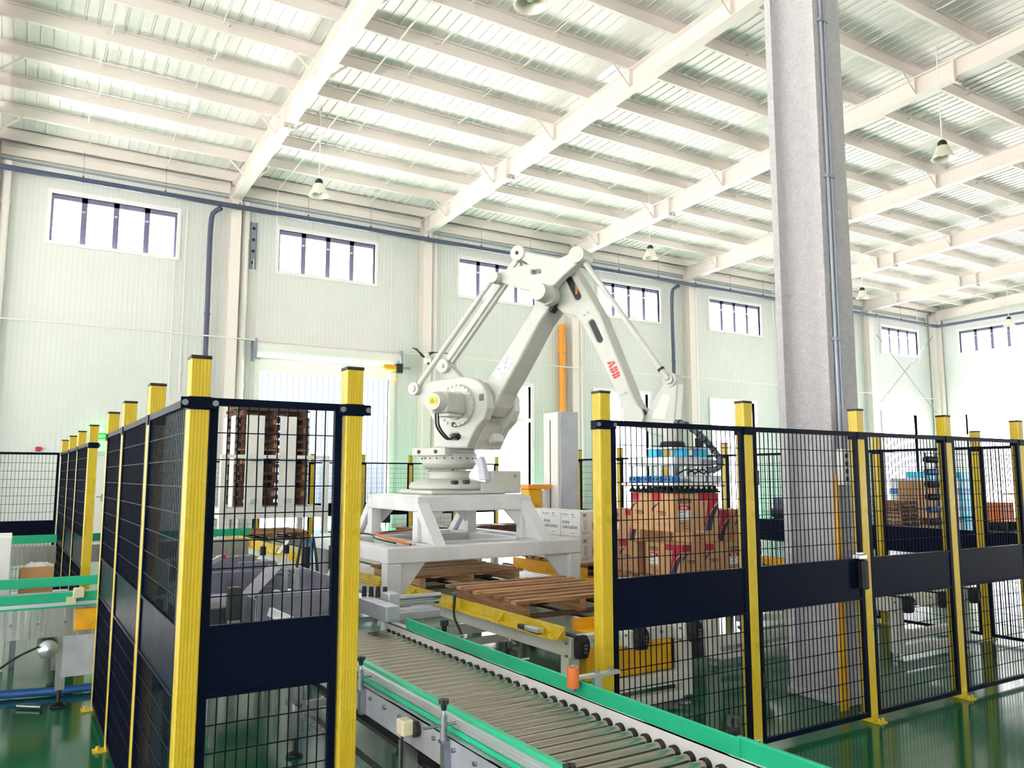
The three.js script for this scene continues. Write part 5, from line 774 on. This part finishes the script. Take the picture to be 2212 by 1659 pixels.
  solo('steel_bar', cyl([0.12, 0.02, -6.72], [0.26, 0.02, -6.6], 0.018, 0.018, 10), M.bolt, 'short steel bar lying on the floor by the infeed conveyor leg', 'bar');
}
// ================================================================ GOODS STORED BEYOND THE RIGHT FENCE
{
  const place = (u, vBase) => onY(u, vBase, 0);
  const GX = 'stored brown cartons beyond the fence';
  const q0 = place(1972, 1128), q1 = place(1945, 1133), q2 = place(1985, 1122);
  for (let k = 0; k < 3; k++) for (let l = 0; l < 3; l++) carton('stored_carton', 'plain brown carton beyond the right fence, ' + ['bottom', 'middle', 'top'][l] + ' of the ' + ORD[k] + ' column beside the pallet stack', GX, q0.x + k * 0.6, 0.136 + l * 0.442, q0.z, 0.56, 0.5, 0.44, null, null, M.board);
  for (let k = 0; k < 3; k++) makePallet('small wooden pallet under the ' + ORD[k] + ' column of stored cartons', 'pallets under the stored cartons', [q0.x + 0.28 + k * 0.6, 0, q0.z - 0.25], 0.58, 0.6, 0, 5);
  for (let k = 0; k < 6; k++) makePallet('wooden pallet beside the stored cartons, ' + ORD[k] + ' from the bottom of the low stack', 'low pallet stack beyond the fence', [q1.x + rr(-0.04, 0.04) - 0.2, k * 0.1345, q1.z], 1.1, 1.0, 0, 5);
  for (let k = 0; k < 4; k++) { const o = thing('wrapped_bale', (k % 2 ? 'blue' : 'white') + ' film wrapped bale with a blue band beyond the stored cartons, ' + ORD[k] + ' in the row', 'bale', 'wrapped bales', [q2.x + k * 1.05, 0, q2.z - 0.3]); part('bale', rbx(-0.5, 0.5, 0, 1.55 + (k % 2) * 0.25, -0.5, 0.5, 0.06, 3), k % 2 ? M.cyan : M.film, o); part('wrap_band', rbx(-0.505, 0.505, 0.9, 1.2, -0.505, 0.505, 0.06, 3), M.blue, o); }
  { const p = place(2020, 1150), o = thing('film_rack', 'dark rack of wrapping film rolls beyond the right fence', 'rack', null, [p.x, 0, p.z]); part('frame', [bx(-0.3, -0.26, 0, 2.3, -0.03, 0.03), bx(0.26, 0.3, 0, 2.3, -0.03, 0.03), bx(-0.3, 0.3, 0, 0.04, -0.25, 0.25)], M.black, o); for (let k = 0; k < 6; k++) part('film_roll', cyl([-0.26, 0.3 + k * 0.36, 0], [0.26, 0.3 + k * 0.36, 0], 0.1, 0.1, 14), [M.tyre, M.bluePipe, M.navy][k % 3], o); }
  { const p = place(1700, 1118), o = thing('floor_scrubber', 'dark floor cleaning cart standing beyond the right fence', 'cart', null, [p.x, 0, p.z]); part('body', rbx(-0.5, 0.4, 0.3, 0.8, -0.3, 0.3, 0.08), mat(0x3d4260, 0.5), o); for (const x of [-0.35, 0.3]) part('wheel', cyl([x, 0.2, -0.34], [x, 0.2, 0.34], 0.2, 0.2, 16), M.tyre, o); part('handle', tube([[0.35, 0.8, 0], [0.55, 1.2, 0], [0.65, 1.25, 0]], 0.03, 16, 8), M.redPaint, o); }
  { const p = place(2165, 1140), o = thing('orange_cart', 'orange hand cart with crates beyond the right fence', 'cart', null, [p.x, 0, p.z]); part('deck', rbx(-0.7, 0.7, 0.2, 0.3, -0.4, 0.4, 0.02), M.orange, o); part('crate', rbx(-0.6, 0.1, 0.3, 0.8, -0.35, 0.35, 0.02), M.cone, o); for (const x of [-0.5, 0.5]) part('wheel', cyl([x, 0.1, -0.4], [x, 0.1, 0.4], 0.1, 0.1, 14), M.tyre, o); part('handle', tube([[0.68, 0.3, -0.3], [0.7, 1.05, -0.3], [0.7, 1.05, 0.3], [0.68, 0.3, 0.3]], 0.02, 24, 6, false), M.cone, o); }
}
renderer.render(scene, camera);
